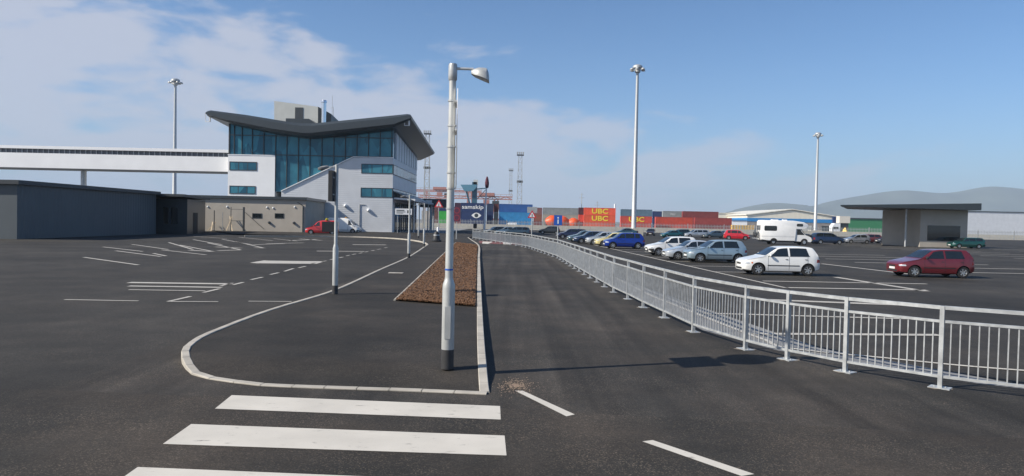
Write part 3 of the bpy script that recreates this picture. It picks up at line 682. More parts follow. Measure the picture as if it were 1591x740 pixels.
# ------------------------------------------------------------ lamp posts
def lamp(px, py, topz, style, label, z=KZ):
    g = G(px, py, z); t = empty('lamp_post', g, 0, label, 'lamp post', 'lamp posts along the pavement')
    topz = D(topz[0], topz[1], g.y)[1]-z
    if style == 'main':
        b0, b1, r0, r1 = .30, 1.34, .097, .061
        mb = MB(); mb.tube((0,0,-.02),(0,0,.28),r0+.002,n=20); mb.build('painted_base', M['colbase'], t, True)
        mb = MB(); mb.lathe([(r0,.28),(r0,b1-.12),(r0*.97,b1-.06),(r1+.012,b1),(r1+.004,b1+.03),(r1,b1+.06),(r1*.86,topz-.02),(r1*.86,topz),(0,topz)],n=22); mb.build('column', M['galvd'], t, True)
        mb = MB(); mb.box(-.045,.045,-r0-.004,-r0+.03,.45,.95); mb.build('access_door', M['galvd'], t)
        for zb in (2.45,2.76,3.0,3.4,3.72,4.1): mb = MB(); mb.lathe([(r1+.001,zb-.012),(r1+.006,zb-.012),(r1+.006,zb+.012),(r1+.001,zb+.012)],n=18); mb.build('clip_band', M['galv'], t)
        mb = MB(); mb.lathe([(r1+.000,1.50),(r1+.004,1.50),(r1+.004,1.525),(r1+.000,1.525)],n=18); mb.build('blue_band', M['bluep'], t)
        mb = MB(); mb.lathe([(.0,topz+.03),(.06,topz+.02),(.068,topz-.01),(.068,topz-.22),(.055,topz-.24)],n=18); mb.build('collar', M['galv'], t, True)
        mb = MB(); mb.tube((.05,0,topz-.05),(.32,-.01,topz-.055),.021); mb.build('arm', M['galv'], t)
        # lantern: wedge-shaped hood that hangs down towards its outer end
        mb = MB(); T_ = topz+.0
        secs = [(.285,-.075,-.13,.045),(.33,-.05,-.155,.10),(.40,-.03,-.180,.14),(.46,-.031,-.203,.15),(.52,-.037,-.227,.15),(.545,-.09,-.237,.14),(.556,-.144,-.242,.125)]
        rows = []
        for x, zt_, zb2, hw in secs:
            r = [(x, hw*cos(pi*k/10), T_+zb2+.02+(zt_-zb2-.02)*sin(pi*k/10)**.7) for k in range(11)]
            r += [(x, -hw, T_+zb2), (x, -hw*.9, T_+zb2), (x, hw*.9, T_+zb2), (x, hw, T_+zb2)]
            rows.append(r+[r[0]])
        mb.grid(rows); mb.face(rows[0][:-1]); mb.face(rows[-1][:-1]); mb.build('lantern', M['galvd'], t, True)
        mb = MB(); mb.grid([[(x, hw*.86*k, T_+zb2-.004) for k in (-1,0,1)] for x, zt_, zb2, hw in secs[1:-1]]); mb.build('lens', M['mirror'], t)
    else:
        hgt = topz; r0, r1 = (.085,.05) if style != 'far' else (.08,.045)
        mb = MB(); mb.tube((0,0,-.02),(0,0,.25),r0+.002,n=14); mb.build('painted_base', M['colbase'], t, True)
        mb = MB(); mb.lathe([(r0,.25),(r0,1.35),(r1+.01,1.45),(r1,1.5),(r1,hgt),(0,hgt+.01)],n=14); mb.build('column', M['galvd'], t, True)
        s = -1
        mb = MB(); mb.bar((0,0,hgt-.05),(s*.28,0,hgt-.08),.04); mb.build('arm', M['galv'], t)
        mb = MB(); rows = []
        for x, hw, up_, dn in ((.24,.03,.03,.03),(.3,.08,.05,.05),(.38,.11,.05,.07),(.48,.12,.03,.08),(.54,.09,.0,.07)):
            rows.append([(s*x, hw*cos(a), hgt-.08+(up_*abs(sin(a)) if sin(a) > 0 else -dn*abs(sin(a))**.4)-(x-.3)*.12) for a in [2*pi*i/12 for i in range(13)]])
        mb.grid(rows); mb.face(rows[0][:-1]); mb.face(rows[-1][:-1]); mb.build('lantern', mat('dark_grey_lantern', (.22,.22,.22), .6), t, True)  # one even darker grey over the whole lantern
    return t
L1 = lamp(695, 570.5, (703,101.5), 'main', 'tallest nearest galvanised lamp post with black base and lantern over the road')
L2 = lamp(520.5, 456.5, (522.5,256), 'box', 'lamp post with a black sign box beside the left kerb')
L3 = lamp(635, 400.5, (636,303), 'plain', 'lamp post between the black sign box post and the terminal entrance')
L4 = lamp(658.5, 383.5, (660,316), 'far', 'lamp post at the inside of the far kerb bend')
L5 = lamp(650, 370, (650.5,318), 'far', 'most distant lamp post close to the entrance columns')
# signs fixed to the lamp posts
def disc(mb, o, r, th, axis='x', n=40):
    o = Vector(o); mb.lathe([(0,-th/2),(r,-th/2),(r,th/2),(0,th/2)], o, n, axis)
g = L1.location
sg = empty('round_road_sign', (g.x+.075, g.y+.04, D(702,183,g.y)[1]), radians(4.7), 'round white road sign with red ring seen edge-on high on the near post', 'road sign')
mb = MB(); disc(mb,(0,0,0),.45,.012); mb.build('plate',M['white'],sg)
mb = MB(); mb.lathe([(.37,.009),(.435,.009)],(0,0,0),40,'x'); mb.build('red_ring',M['redp'],sg)
for zq in (.2,-.225): mb = MB(); mb.box(-.03,-.006,-.3,.3,zq,zq+.025); mb.build('channel',M['galv'],sg)
sg = empty('square_road_sign', (g.x+.075, g.y+.04, D(700,260,g.y)[1]), radians(4.9), 'grey rectangular road sign seen edge-on below the round sign', 'road sign')
mb = MB(); mb.box(-.006,.006,-.42,.42,-.31,.31); mb.build('plate',M['galvd'],sg)
mb = MB(); mb.box(.0065,.009,-.39,.39,.265,.28); mb.box(.0065,.009,-.39,.39,-.28,-.265); mb.box(.0065,.009,-.39,-.375,-.265,.265); mb.box(.0065,.009,.375,.39,-.265,.265); mb.build('border',M['white'],sg)
g = L2.location
sg = empty('sign_box', (g.x-.16, g.y-.02, D(519,288,g.y)[1]), 0, 'black upright sign box clamped to the top of a kerbside lamp post', 'sign')
mb = MB(); mb.box(-.02,.10,-.25,.25,-.48,.42); mb.build('box',M['trim'],sg)
mb = MB(); mb.box(.09,.12,-.2,.2,-.3,-.26); mb.box(.09,.12,-.2,.2,.2,.24); mb.build('clamp',M['galv'],sg)

# small posts and signs at the end of the pavement
def post_sign(px, py, h, label, name, shape, wd=.6, z=0, rad=.035, colr='galv', pole='galvd'):
    g = G(px, py, z); t = empty(name, g, 0, label, 'road sign')
    mb = MB(); mb.tube((0,0,0),(0,0,h),rad,n=10); mb.build('post', M[pole], t, True)
    return t
def tri(mb, cx, y0, y1, cz, r):
    p = [(cx+r*sin(a), cz+r*cos(a)) for a in (0, 2*pi/3, 4*pi/3)]; mb.prism(p, y0, y1)
def triangle_sign(t, cz, r):
    mb = MB(); tri(mb,0,-.075,-.06,cz,r); mb.build('red_triangle',M['redp'],t)
    mb = MB(); tri(mb,0,-.08,-.076,cz-.0,r*.62); mb.build('white_panel',M['white'],t)
    mb = MB(); mb.box(-.03*r/.4,.03*r/.4,-.085,-.081,cz-.12*r/.4,cz+.1*r/.4); mb.build('symbol',M['trim'],t)
t = post_sign(681,366.5,4.6,'red triangle warning sign on a pale post near the far pavement end','warning_sign',0,rad=.06)
triangle_sign(t,4.55,.75)
t = post_sign(826,367.5,3.2,'red triangle warning sign in front of the stacked blue containers','warning_sign',0,rad=.09)
triangle_sign(t,3.35,.85)
mb = MB(); mb.box(-.8,.8,-.06,-.04,3.75,4.7); mb.build('upper_plate',M['galv'],t)
t = post_sign(709,373,3.2,'dark red post sign with round prohibitory discs at the planting bed end','round_sign_post',0,rad=.06)
mb = MB(); mb.box(-.42,.42,-.08,-.06,2.2,3.95); mb.build('backing',mat('sign_maroon',(.10,.03,.06),.5),t)
for zc_ in (3.5,2.65): mb = MB(); mb.lathe([(.26,-.085),(.36,-.085)],(0,0,zc_),24,'y'); mb.build('ring',mat('faded_red',(.30,.04,.06),.5),t)
t = post_sign(866,399,2.55,'blue square information sign on a slim post behind the railing','information_sign',0,rad=.045,z=.0)
t.location = (*G(866,390)[:2], 0)
hz_ = 2.4-(353-345.5)/1094*t.location.y
mb = MB(); mb.box(-.34,.34,-.07,-.055,2.12,2.95); mb.build('plate',M['bluep'],t)
mb = MB(); mb.box(-.05,.05,-.076,-.071,2.25,2.6); disc(mb,(0,-.0735,2.74),.07,.004,'y',12); mb.build('letter_i',M['white'],t)
mb = MB(); mb.tube((0,0,2.5),(0,0,2.95),.045); mb.build('post_top',M['galvd'],t)
# flag pole
fg = empty('flag_pole', G(752,362), 0, 'white flag pole with a furled dark red flag at the far road end', 'flag pole')
Yf = fg.location.y; ht = D(755.5,292,Yf)[1]
mb = MB(); mb.tube((0,0,0),(.3,0,ht),.24,.12,n=12); mb.build('pole',M['white'],fg,True)
mb = MB(); mb.tube((.3,0,ht),(.42,0,ht+2.1),.10,.08,n=10)
mb.lathe([(.08,-.1),(.34,.1),(.40,.9),(.30,1.6),(.14,2.1),(0,2.2)],(.38,0,ht),9); mb.build('furled_flag',mat('dark_flag',(.10,.02,.035),.8,var=.4,vscale=3),fg,True)
# dark bin, black traffic cone-like marker, pedestal box
bn = empty('litter_bin', G(678,375.5,KZ), 0, 'black litter bin standing at the far pavement end', 'bin')
mb = MB(); mb.lathe([(.0,0),(.52,0),(.54,.12),(.40,.22),(.30,.75),(.22,.95),(.12,1.05),(0,1.08)],n=14); mb.build('body',M['trim'],bn,True)
mb = MB(); mb.lathe([(.305,.62),(.325,.62),(.31,.72),(.29,.72)],n=14); mb.build('band',M['galv'],bn,True)
ps = empty('ticket_post', G(738,361), 0, 'short post with a dark box head beyond the far railing', 'post')
mb = MB(); mb.tube((0,0,0),(0,0,2.3),.08); mb.build('post',M['dark'],ps); mb = MB(); mb.box(-.35,.35,-.25,.25,.8,1.7); mb.build('box',M['trim'],ps)
bo = empty('bollard', G(680,374.5,KZ), 0, 'white bollard behind the black litter bin', 'bollard'); mb = MB(); mb.lathe([(.0,0),(.12,0),(.12,1.35),(.09,1.45),(0,1.48)],n=12); mb.build('shaft',M['white'],bo,True)

# ------------------------------------------------------------ pedestrian railing
fl = [tuple(G(1313,578)[:2]), tuple(G(1223,559)[:2]), tuple(G(1158,543)[:2]), tuple(G(1077,516)[:2]), tuple(G(1032,494)[:2]), tuple(G(999,478)[:2]), tuple(G(975,465)[:2]), tuple(G(953,454.5)[:2])]
ext = [(13.6,8.6),(11.6,8.75),(9.7,9.1),(7.95,9.75),(6.55,10.65)]
far = []
def along(p, q_, n): return [(p[0]+(q_[0]-p[0])*i/n, p[1]+(q_[1]-p[1])*i/n) for i in range(1, n+1)]
e0 = fl[-1]; k1 = (3.02,46.5); k2 = (1.55,62.6)
far = along(e0, k1, 11) + along(k1, k2, 8) + along(k2, (.95,66), 2) + along((.95,66), (-5.1,91), 11)
pts = ext + fl + far
rl = empty('pedestrian_railing', (pts[5][0], pts[5][1], 0), 0, 'long galvanised guard railing curving along the right side of the road', 'railing')
RH = 1.25
def loc(p, z): return Vector((p[0]-rl.location.x, p[1]-rl.location.y, z))
for i, p in enumerate(pts):
    mb = MB(); a = loc(p, 0)
    q_ = pts[min(i+1, len(pts)-1)]; pr_ = pts[max(i-1, 0)]; d = Vector((q_[0]-pr_[0], q_[1]-pr_[1], 0)).normalized()
    mb.bar(a, a+Vector((0,0,RH)), .07, .06, up=d); po = mb.build('post', M['galv'], rl)
    mb = MB(); n_ = Vector((-d.y, d.x, 0)); c = [a+d*.15+n_*.1, a-d*.14+n_*.11, a-d*.15-n_*.1, a+d*.13-n_*.11]
    mb.add([(*v_.xy, .0) for v_ in c]+[(*v_.xy, .014) for v_ in c], [(0,1,2,3),(4,5,6,7),(0,1,5,4),(1,2,6,5),(2,3,7,6),(3,0,4,7)])
    for s_ in (-1,1): mb.tube(a+d*.075*s_+Vector((0,0,.014)), a+d*.075*s_+Vector((0,0,.03)), .012, n=6)
    mb.build('base_plate', M['galv'], po)
    if i < 22:
        mb = MB(); n_r = 11; ring = [a+Vector(((.20+random.uniform(-.06,.05))*cos(2*pi*k/n_r), (.15+random.uniform(-.05,.05))*sin(2*pi*k/n_r), .006)) for k in range(n_r)]
        mb.face(ring); mb.build('grout', M['grout'], po)
for p, q_ in zip(pts, pts[1:]):
    a, b = loc(p,0), loc(q_,0); d = (b-a).normalized(); L_ = (b-a).length; a2 = a+d*.0275; b2 = b-d*.0275; mb = MB(); Z_ = lambda z: Vector((0,0,z))
    sag = random.uniform(-.004,.004)
    mb.bar(a2+Z_(RH-.025), b2+Z_(RH-.025), .055, .055); mb.bar(a2+Z_(RH-.235), b2+Z_(RH-.235+sag), .04, .04); mb.bar(a2+Z_(.175), b2+Z_(.175+sag), .04, .04)
    n = max(4, round(L_/.115))
    for k in range(1, n): c = a+d*(L_*k/n); mb.bar(c+Z_(.195), c+Z_(RH-.255), .017, .017, up=d)
    mb.build('panel', M['galv'], rl)

# ------------------------------------------------------------ high masts
def mast(x, y, h, r, label, nh=6):
    t = empty('high_mast_light', (x, y, 0), 0, label, 'light mast', 'high mast lights over the port')
    mb = MB(); mb.lathe([(r*1.25,1.4),(r,1.6),(r*.52,h)],n=16); mb.build('mast',M['galv'],t,True)
    mb = MB(); mb.box(-1.7,1.7,-1.2,1.2,0,1.45); mb.build('plinth',M['conc'],t)
    mb = MB(); mb.lathe([(r*.5,h-1.3),(.55,h-1.1),(.6,h-.75),(.55,h-.55)],n=14); mb.lathe([(1.0,h-.25),(.95,h+.15),(.55,h+.38),(0,h+.45)],n=16); mb.lathe([(0,h-.22),(1.0,h-.25)],n=16)
    mb.build('head_frame',M['galv'],t,True)
    for k in range(nh):
        a = 2*pi*k/nh+.3; c = Vector((cos(a)*1.25, sin(a)*1.25, h-.55)); mb = MB()
        mb.bar((cos(a)*.4, sin(a)*.4, h-.6), c, .08); mb.lathe([(0,.24),(.25,.18),(.42,-.12),(.38,-.2),(0,-.2)],c,10); mb.build('floodlight',M['galvd'],t,True)
    return t
x, z = D(990,104,140); g = D(984.5,355,140); mast(g[0], 140, z, .50, 'tall light mast on a pale plinth behind the parked cars, centre of the car park')
x, z = D(1269,208,222); g = D(1265.5,357,222); mast(g[0]+.2, 222, z, .52, 'light mast rising beyond the white motorhome')
x, z = D(275,125,166); g = D(271,298,166); mast(g[0], 166, z, .5, 'light mast rising behind the white footbridge')
def lattice(px, y, pyt, wpx, label, dish=True):
    x0, z = D(px, pyt, y); ww = wpx/1094*y/2
    t = empty('lattice_tower', (x0, y, 0), 0, label, 'lattice tower', 'lattice floodlight towers'); mb = MB(); n = int(z/ (ww*2.4))
    wtop = ww*.62
    cs = [(-1,-1),(1,-1),(1,1),(-1,1)]
    def w_(h_): return ww+(wtop-ww)*h_/z
    for cx, cy in cs: mb.bar((cx*ww,cy*ww,0),(cx*wtop,cy*wtop,z),.22)
    for i in range(n):
        h0, h1 = z*i/n, z*(i+1)/n
        for j in range(4):
            a = cs[j]; b = cs[(j+1) % 4]; s0, s1 = w_(h0), w_(h1)
            if i % 2: a, b = b, a
            mb.bar((a[0]*s0,a[1]*s0,h0),(b[0]*s1,b[1]*s1,h1),.12); mb.bar((a[0]*s1,a[1]*s1,h1),(b[0]*s1,b[1]*s1,h1),.1)
    mb.build('lattice',M['galvd'],t)
    mb = MB(); mb.box(-ww*1.25,ww*1.25,-ww,ww,z,z+.35); mb.build('platform',M['dark'],t); mb = MB(); mb.box(-ww*1.1,ww*1.1,-ww*.8,ww*.8,z*.62,z*.62+.9) ; mb.build('platform',M['dark'],t)
    mb = MB()
    for k in range(4): mb.box(-ww*1.3+k*ww*.7,-ww*1.3+k*ww*.7+ww*.5,-ww*1.1,-ww*.7,z+.4,z+1.5)
    mb.build('floodlights',M['galv'],t)
lattice(664.5,300,209,9,'tall lattice floodlight tower just right of the terminal roof')
lattice(808.5,300,242,8.5,'lattice floodlight tower above the blue containers')
lattice(794,420,266,5.5,'smaller lattice tower left of the one above the blue containers')

# ------------------------------------------------------------ shipping containers
def ctext(txt, size, m, name, parent, x, y, z, rot=(pi/2,0,0), sx=1.0, extr=.0):
    cu = bpy.data.curves.new(name, 'FONT'); cu.body = txt; cu.size = size; cu.extrude = extr; cu.offset = size*(.03 if len(txt) < 4 else .012); cu.align_x = 'CENTER'; cu.align_y = 'CENTER'; cu.resolution_u = 3
    tmp = bpy.data.objects.new('t', cu); COL.objects.link(tmp); bpy.context.view_layer.update()
    me = bpy.data.meshes.new_from_object(tmp.evaluated_get(bpy.context.evaluated_depsgraph_get())); bpy.data.objects.remove(tmp)
    me.materials.clear(); me.materials.append(m); o = bpy.data.objects.new(name, me); COL.objects.link(o); o.parent = parent
    o.location = (x, y, z); o.rotation_euler = rot; o.scale = (sx, 1, 1); return o
cm = {}
def cmat(c):
    if c not in cm: cm[c] = mat('container_paint', c, .5, var=.14, vscale=.8, detail=6)
    return cm[c]
YEL = mat('yellow_lettering', (.85,.62,.05), .5); WHT = mat('white_lettering', (.8,.8,.78), .5)
def container(x0, x1, y, z0, col, label, group, hh=2.6, text=None, tcol=None, tsize=2.0, logo=False, ends=None):
    Lc = x1-x0; t = empty('shipping_container', ((x0+x1)/2, y, z0), 0, label, 'container', group); h2 = Lc/2
    m = cmat(col); mb = MB()
    n = max(6, int(Lc/.28)); rows_b = []; xs_ = []
    for i in range(n*4+1):
        x = -h2+.1+(Lc-.2)*i/(n*4); dd = (0,0,.05,.05)[i % 4]; xs_.append((x, dd))
    mb.grid([[(x, dd, .12) for x, dd in xs_], [(x, dd, hh-.08) for x, dd in xs_]])
    mb.box(-h2+.02, h2-.02, .09, 2.4, .1, hh-.03)
    mb.build('corrugated_walls', m, t)
    mb = MB()
    for sx in (-1,1): mb.box(sx*h2-.09*(sx > 0), sx*h2+.09*(sx < 0), -.03, .12, 0, hh)
    mb.box(-h2+.09, h2-.09, -.03, .1, .0, .14); mb.box(-h2+.09, h2-.09, -.03, .1, hh-.1, hh); mb.build('frame', m, t)
    if text:
        ctext(text, tsize, tcol, 'lettering', t, 0 if not logo else -Lc*.0, -.045, hh*.5 if not logo else hh*.74, sx=1.25)
    return t
def row_at(pxs, y): return [D(p, 345, y)[0] for p in pxs]
YC = 255.0
def stack(px0, px1, levels, y=YC, name='', group='stacked shipping containers', z0=0):
    x0, x1 = row_at((px0, px1), y); z = z0
    for (c, lab, kw) in levels: container(x0, x1, y, z, c, lab, group, **kw); z += 2.6
RED = (.55,.07,.045); ORG = (.70,.10,.04); NAVY = (.018,.04,.13); BLUE = (.02,.10,.32); LBL = (.03,.24,.50); MAR = (.20,.035,.035); GRY = (.26,.28,.28); BEI = (.38,.34,.28); BGR = (.10,.17,.23)
stack(907.5,956,[(ORG,'orange-red container at the bottom of the lettered stack',{}),(ORG,'middle orange container lettered UBC under the brightest one',dict(text='UBC',tcol=YEL,tsize=2.45)),((.78,.10,.045),'top orange container with bright yellow UBC lettering',dict(text='UBC',tcol=YEL,tsize=2.45))])
stack(899,906.5,[(MAR,'narrow maroon container end left of the UBC stack, lowest',{}),(RED,'narrow red container end left of the UBC stack, middle',{}),((.06,.02,.03),'narrow very dark container end at the top left of the UBC stack',{})],y=257)
stack(964.5,1013,[(RED,'red container at the bottom behind the tall mast',{}),(RED,'red container lettered UBC behind the foot of the tall mast',dict(text='UBC',tcol=YEL,tsize=2.45)),(BGR,'blue-grey container on top behind the tall mast',{})],y=270)
stack(1019,1076,[(RED,'long red container right of the mast, lower one',{}),((.5,.06,.03),'long red container right of the mast, upper one',{})],y=275)
stack(1030,1060,[(BEI,'beige container hidden low behind the long red pair',{}),(BEI,'beige container second from the ground behind the red pair',{}),(GRY,'grey container on top behind the long red pair',dict(text='PELI',tcol=WHT,tsize=.9))],y=290)
stack(1014,1029,[(NAVY,'navy container low between the grey and blue-grey stacks',{}),(NAVY,'navy container midway between the grey and blue-grey stacks',{}),(NAVY,'short navy container on top between the grey and blue-grey stacks',{})],y=300)
stack(1061,1116,[(MAR,'maroon container at ground level behind the red estate of boxes',{}),(MAR,'maroon container in the middle of the right-hand stack',{}),(MAR,'dark red container on top of the right-hand stack',{})],y=284)
stack(1080,1137,[(MAR,'front maroon container at the right end, lower one',{}),((.27,.04,.035),'front dark red container at the right end, upper one',{})],y=266)
stack(843,899,[(BEI,'pale container at the bottom behind the orange mixer drums',{}),(BEI,'beige container in the middle behind the orange mixer drums',{}),(GRY,'long grey container on top behind the orange mixer drums',{})],y=270)
stack(829,842,[(MAR,'maroon container low beside the blue stack',{}),((.25,.09,.06),'brick-red container beside the blue stack',{}),((.22,.10,.10),'dull red container on top beside the blue stack',{})],y=275)
stack(775,827,[(LBL,'light blue container at ground level under the blue pair',{}),(LBL,'light blue container under the deep blue one',{}),(BLUE,'deep blue container on top of the light blue one',{})],y=226)
stack(756,766,[(NAVY,'short navy container left of the cream stack, lowest',{}),(NAVY,'short navy container left of the cream stack, middle',{}),((.03,.05,.11),'short navy container left of the cream stack, top',{})],y=226)
stack(767,774,[(BEI,'cream container end beside the blue stack, lowest',{}),(BEI,'cream container end beside the blue stack, middle',{}),((.16,.05,.05),'dark maroon container end beside the blue stack, top',{})],y=228)
stack(716,752,[(NAVY,'navy container at ground level under the samskip lettering',{}),(NAVY,'navy container carrying a white eye emblem',{}),(NAVY,'navy container lettered samskip in white',dict(text='samskip',tcol=WHT,tsize=1.75))],y=222)
g = D(741,338,221.9)
eo = [o for o in bpy.data.objects if o.get('label') == 'navy container carrying a white eye emblem'][0]
mb = MB(); n = 28; pr1 = []; pr2 = []
for k in range(n+1):
    u = -1+2*k/n; pr1.append((u*1.55, (1-u*u)*.85)); pr2.append((u*1.55, -(1-u*u)*.85))
mb.grid([[(1.2+x_, -.05, 1.3+z_) for x_, z_ in pr1], [(1.2+x_*.98, -.05, 1.3+z_*.02) for x_, z_ in pr1], [(1.2+x_, -.05, 1.3+z_) for x_, z_ in pr2]]); mb.build('eye_emblem',WHT,eo)
mb = MB(); mb.lathe([(0,-.06),(.62,-.06)],(1.2,0,1.3),20,'y'); mb.build('emblem_pupil',M['soff'],eo)
stack(706,715.5,[(MAR,'maroon container end behind the near lamp post, low',{}),((.06,.02,.05),'dark plum container end behind the near lamp post, upper',{}),((.06,.02,.05),'dark plum container end behind the near lamp post, top',{})],y=224)
stack(681,695,[((.05,.40,.07),'bright green container low beside the near lamp post',{}),((.05,.42,.07),'bright green container beside the near lamp post',{}),(NAVY,'navy container on the bright green ones',{})],y=232)
stack(671,680,[((.16,.07,.06),'brown container left of the green ones, lowest',{}),((.16,.07,.06),'brown container left of the green ones, middle',{}),((.13,.05,.05),'brown container left of the green ones, top',{})],y=232)
stack(655,670,[((.48,.46,.42),'cream container near the walkway canopy, lower',{}),((.50,.48,.44),'cream container near the walkway canopy, upper',{})],y=234)

# orange mixer drums on the quay
for i,(px, py, r, lab) in enumerate(((858,345,2.2,'left orange drum in front of the beige containers'),(873,345.5,2.2,'middle orange drum with pale rim before the beige containers'),(891,348,2.0,'right orange drum, tilted, beside the lettered stack'))):
    x, z = D(px, py, 235); t = empty('orange_drum', (x, 235, 0), 0, lab, 'drum', 'orange drums on the quay')
    mb = MB(); mb.lathe([(0,-r*1.1),(r*.5,-r),(r,-r*.3),(r,r*.2),(r*.75,r*.7),(r*.4,r*1.1),(0,r*1.15)],(0,0,z),18,'x'); mb.build('drum',mat('orange_drum_paint',(.75,.10,.02),.45,var=.1),t,True)
    mb = MB(); mb.box(-r,r,-.7,.7,0,max(.3,z-r*.7)); mb.box(-r*1.1,-r*.8,-.9,.9,0,z); mb.build('cradle',M['dark'],t)

# ------------------------------------------------------------ quay cranes
RW = mat('red_oxide_steel', (.42,.20,.17), .5, var=.1); BW = mat('crane_blue', (.035,.10,.15), .5, var=.15)
def girder(mb, a, b, hgt, dep, n, t=.5):
    a = Vector(a); b = Vector(b); d = (b-a)
    for s in (0, dep):
        for z in (0, hgt): mb.bar(a+Vector((0,s,z)), b+Vector((0,s,z)), t)
        for i in range(n):
            p = a+d*i/n+Vector((0,s,0)); q_ = a+d*(i+1)/n+Vector((0,s,0))
            mb.bar(p, q_+Vector((0,0,hgt)) if i % 2 == 0 else q_, t*.6) if i % 2 == 0 else mb.bar(p+Vector((0,0,hgt)), q_, t*.6)
            mb.bar(p, p+Vector((0,0,hgt)), t*.5)
YQ = 360
def gantry(px0, px1, pyt, pyb, y, label, trolley):
    x0, zt = D(px0, pyt, y); x1, zb = D(px1, pyb, y); t = empty('gantry_crane', ((x0+x1)/2, y, 0), 0, label, 'crane', 'red gantry cranes over the containers')
    h2 = (x1-x0)/2
    mb = MB(); girder(mb, (-h2,0,zb), (h2,0,zb), zt-zb, 6, 14, .34); mb.build('girder',RW,t)
    mb = MB(); 
    for i in range(17): xx = -h2+(x1-x0)*i/16; mb.bar((xx,0,zt),(xx,0,zt+1.1),.12)
    mb.bar((-h2,0,zt+1.1),(h2,0,zt+1.1),.12); mb.build('handrail',RW,t)
    for sx in (-.62,.62):
        mb = MB()
        for yy in (0,8): mb.bar((sx*h2-1.5,yy,0),(sx*h2,yy,zb),.6); mb.bar((sx*h2+4,yy,0),(sx*h2+1.5,yy,zb),.5)
        mb.bar((sx*h2-1.2,4,3),(sx*h2+3.6,4,3),1.0); mb.build('leg',RW,t)
    mb = MB(); tx = h2*trolley; mb.box(tx-4,tx+4,-1,7,zt+.3,zt+1.8); mb.box(tx-1.5,tx+1.5,-2,2,zb-3.2,zb-.6); mb.build('trolley',RW,t)
    mb = MB(); mb.box(tx+3,tx+6.5,-2,1,zb-3.6,zb-1.0); mb.build('cab',M['dark'],t)
gantry(650,796,303,310,360,'long red gantry crane girder spanning behind the navy containers',.45)
gantry(640,748,294.5,299,430,'paler red gantry crane girder seen higher and further left',-.2)
for o in bpy.data.objects: pass
bc = empty('blue_crane', (D(738,350,330)[0],330,0),0,'dark blue quay crane with a boxy machinery house above navy containers','crane')
def bp_(px, py): x, z = D(px, py, 330); return x-bc.location.x, z
mb = MB(); a = bp_(735,291); b = bp_(738.5,345); mb.box(a[0]-.4,a[0]+1.9,-1,1.5,0,a[1]+2.4); mb.build('tower',BW,bc)
mb = MB(); p = [bp_(716,287.5),bp_(741,287.5),bp_(741,291),bp_(736,297),bp_(722,297.5)]; mb.prism(p,-2.5,3); mb.build('machinery_house',mat('crane_house_blue',(.10,.24,.33),.5,var=.15),bc)
mb = MB(); a = bp_(725,298); b = bp_(731,322); mb.bar((a[0],0,a[1]),(b[0],0,b[1]),.8); mb.bar((bp_(741,294)[0],0,bp_(741,294)[1]),(bp_(757,292.5)[0],0,bp_(757,292.5)[1]),.5); a = bp_(757,292.5); b = bp_(739,312); mb.bar((a[0],0,a[1]),(b[0],0,b[1]),.3); mb.build('boom',BW,bc)
mb = MB(); a = bp_(739,287); mb.box(a[0]-1,a[0]+1,-1,1,a[1],a[1]+2.2); mb.build('aircon',M['plant'],bc)

# ------------------------------------------------------------ warehouse and sheds on the right
wh = empty('warehouse', (D(1230,350,330)[0],330,0),0,'large cream warehouse with a shallow gable and a bright blue band','warehouse')
YW = 330
def wp(px, py): return D(px, py, YW)
cream = clad('cream_sheet',(.74,.69,.58),.6,.03,.5,'x'); bband = mat('blue_band',(.03,.22,.52),.45); wbrick = mat('warehouse_base',(.27,.25,.24),.8,var=.2,vscale=.4)
eL = wp(1161,332.5); ap = wp(1231,325); eR = wp(1297,335); zb_ = wp(1230,340)[1]; zbb = wp(1230,345.5)[1]
mb = MB(); mb.prism([(eL[0],zb_),(eL[0],eL[1]-.6),(ap[0],ap[1]-.6),(eR[0],eR[1]-.6),(eR[0],zb_)],YW,YW+70); P_(mb,'gable_wall',cream,wh)
mb = MB(); mb.prism([(eL[0]-.6,eL[1]-.6),(ap[0],ap[1]-.3),(eR[0]+.6,eR[1]-.6),(eR[0]+.6,eR[1]-.2),(ap[0],ap[1]+.1),(eL[0]-.6,eL[1]-.2)],YW-.5,YW+70); P_(mb,'roof',cmat((.72,.69,.60)),wh)
mb = MB(); mb.box(eL[0]-.05,eR[0]+.05,YW-.1,YW+70,zbb,zb_); P_(mb,'blue_band',bband,wh)
mb = MB(); mb.box(eL[0],eR[0],YW+.02,YW+70,0,zbb); P_(mb,'base_wall',wbrick,wh)
for k in range(4): x = eL[0]+8+k*9; mb = MB(); mb.box(x,x+4.4,YW-.04,YW+.05,0,3.1); P_(mb,'shutter_door',M['soff'] if k % 2 else M['plant'],wh)
mb = MB(); mb.box(eR[0]-1.3,eR[0]+.9,YW-1.2,YW-.15,zbb,eR[1]-.5); P_(mb,'corner_pylon',cmat(NAVY),wh)
def shed(name, px0, px1, pyt, y, m, m2, label, cat_, split=None):
    x0 = D(px0,pyt,y)[0]; x1 = D(px1,pyt,y)[0]; z = D((px0+px1)/2,pyt,y)[1]; t = empty(name,((x0+x1)/2,y,0),0,label,cat_)
    mb = MB(); mb.box(x0,x1,y,y+5,0,z); P_(mb,'wall',m,t); mb = MB(); mb.box(x0-.3,x1+.3,y-.3,y+5.3,z,z+.5); P_(mb,'roof',M['soff'] if m2 is None else m2,t)
    if split: mb = MB(); zz_ = D((px0+px1)/2,split,y)[1]; mb.box(x0+.1,x1-.1,y-.06,y+.01,0,zz_); P_(mb,'lower_panel',m2,t)
    return t
shed('shed',1116,1160,332.5,360,cream,cmat((.55,.53,.47)),'cream shed left of the gabled warehouse','shed')
shed('white_shed',1137,1161,343,315,M['cladw'],bband,'low white shed with blue roof edge beside the warehouse','shed')
shed('green_shed',1319,1420,341.5,300,mat('green_sheet',(.04,.20,.09),.6),None,'low green shed at the right end of the port','shed')
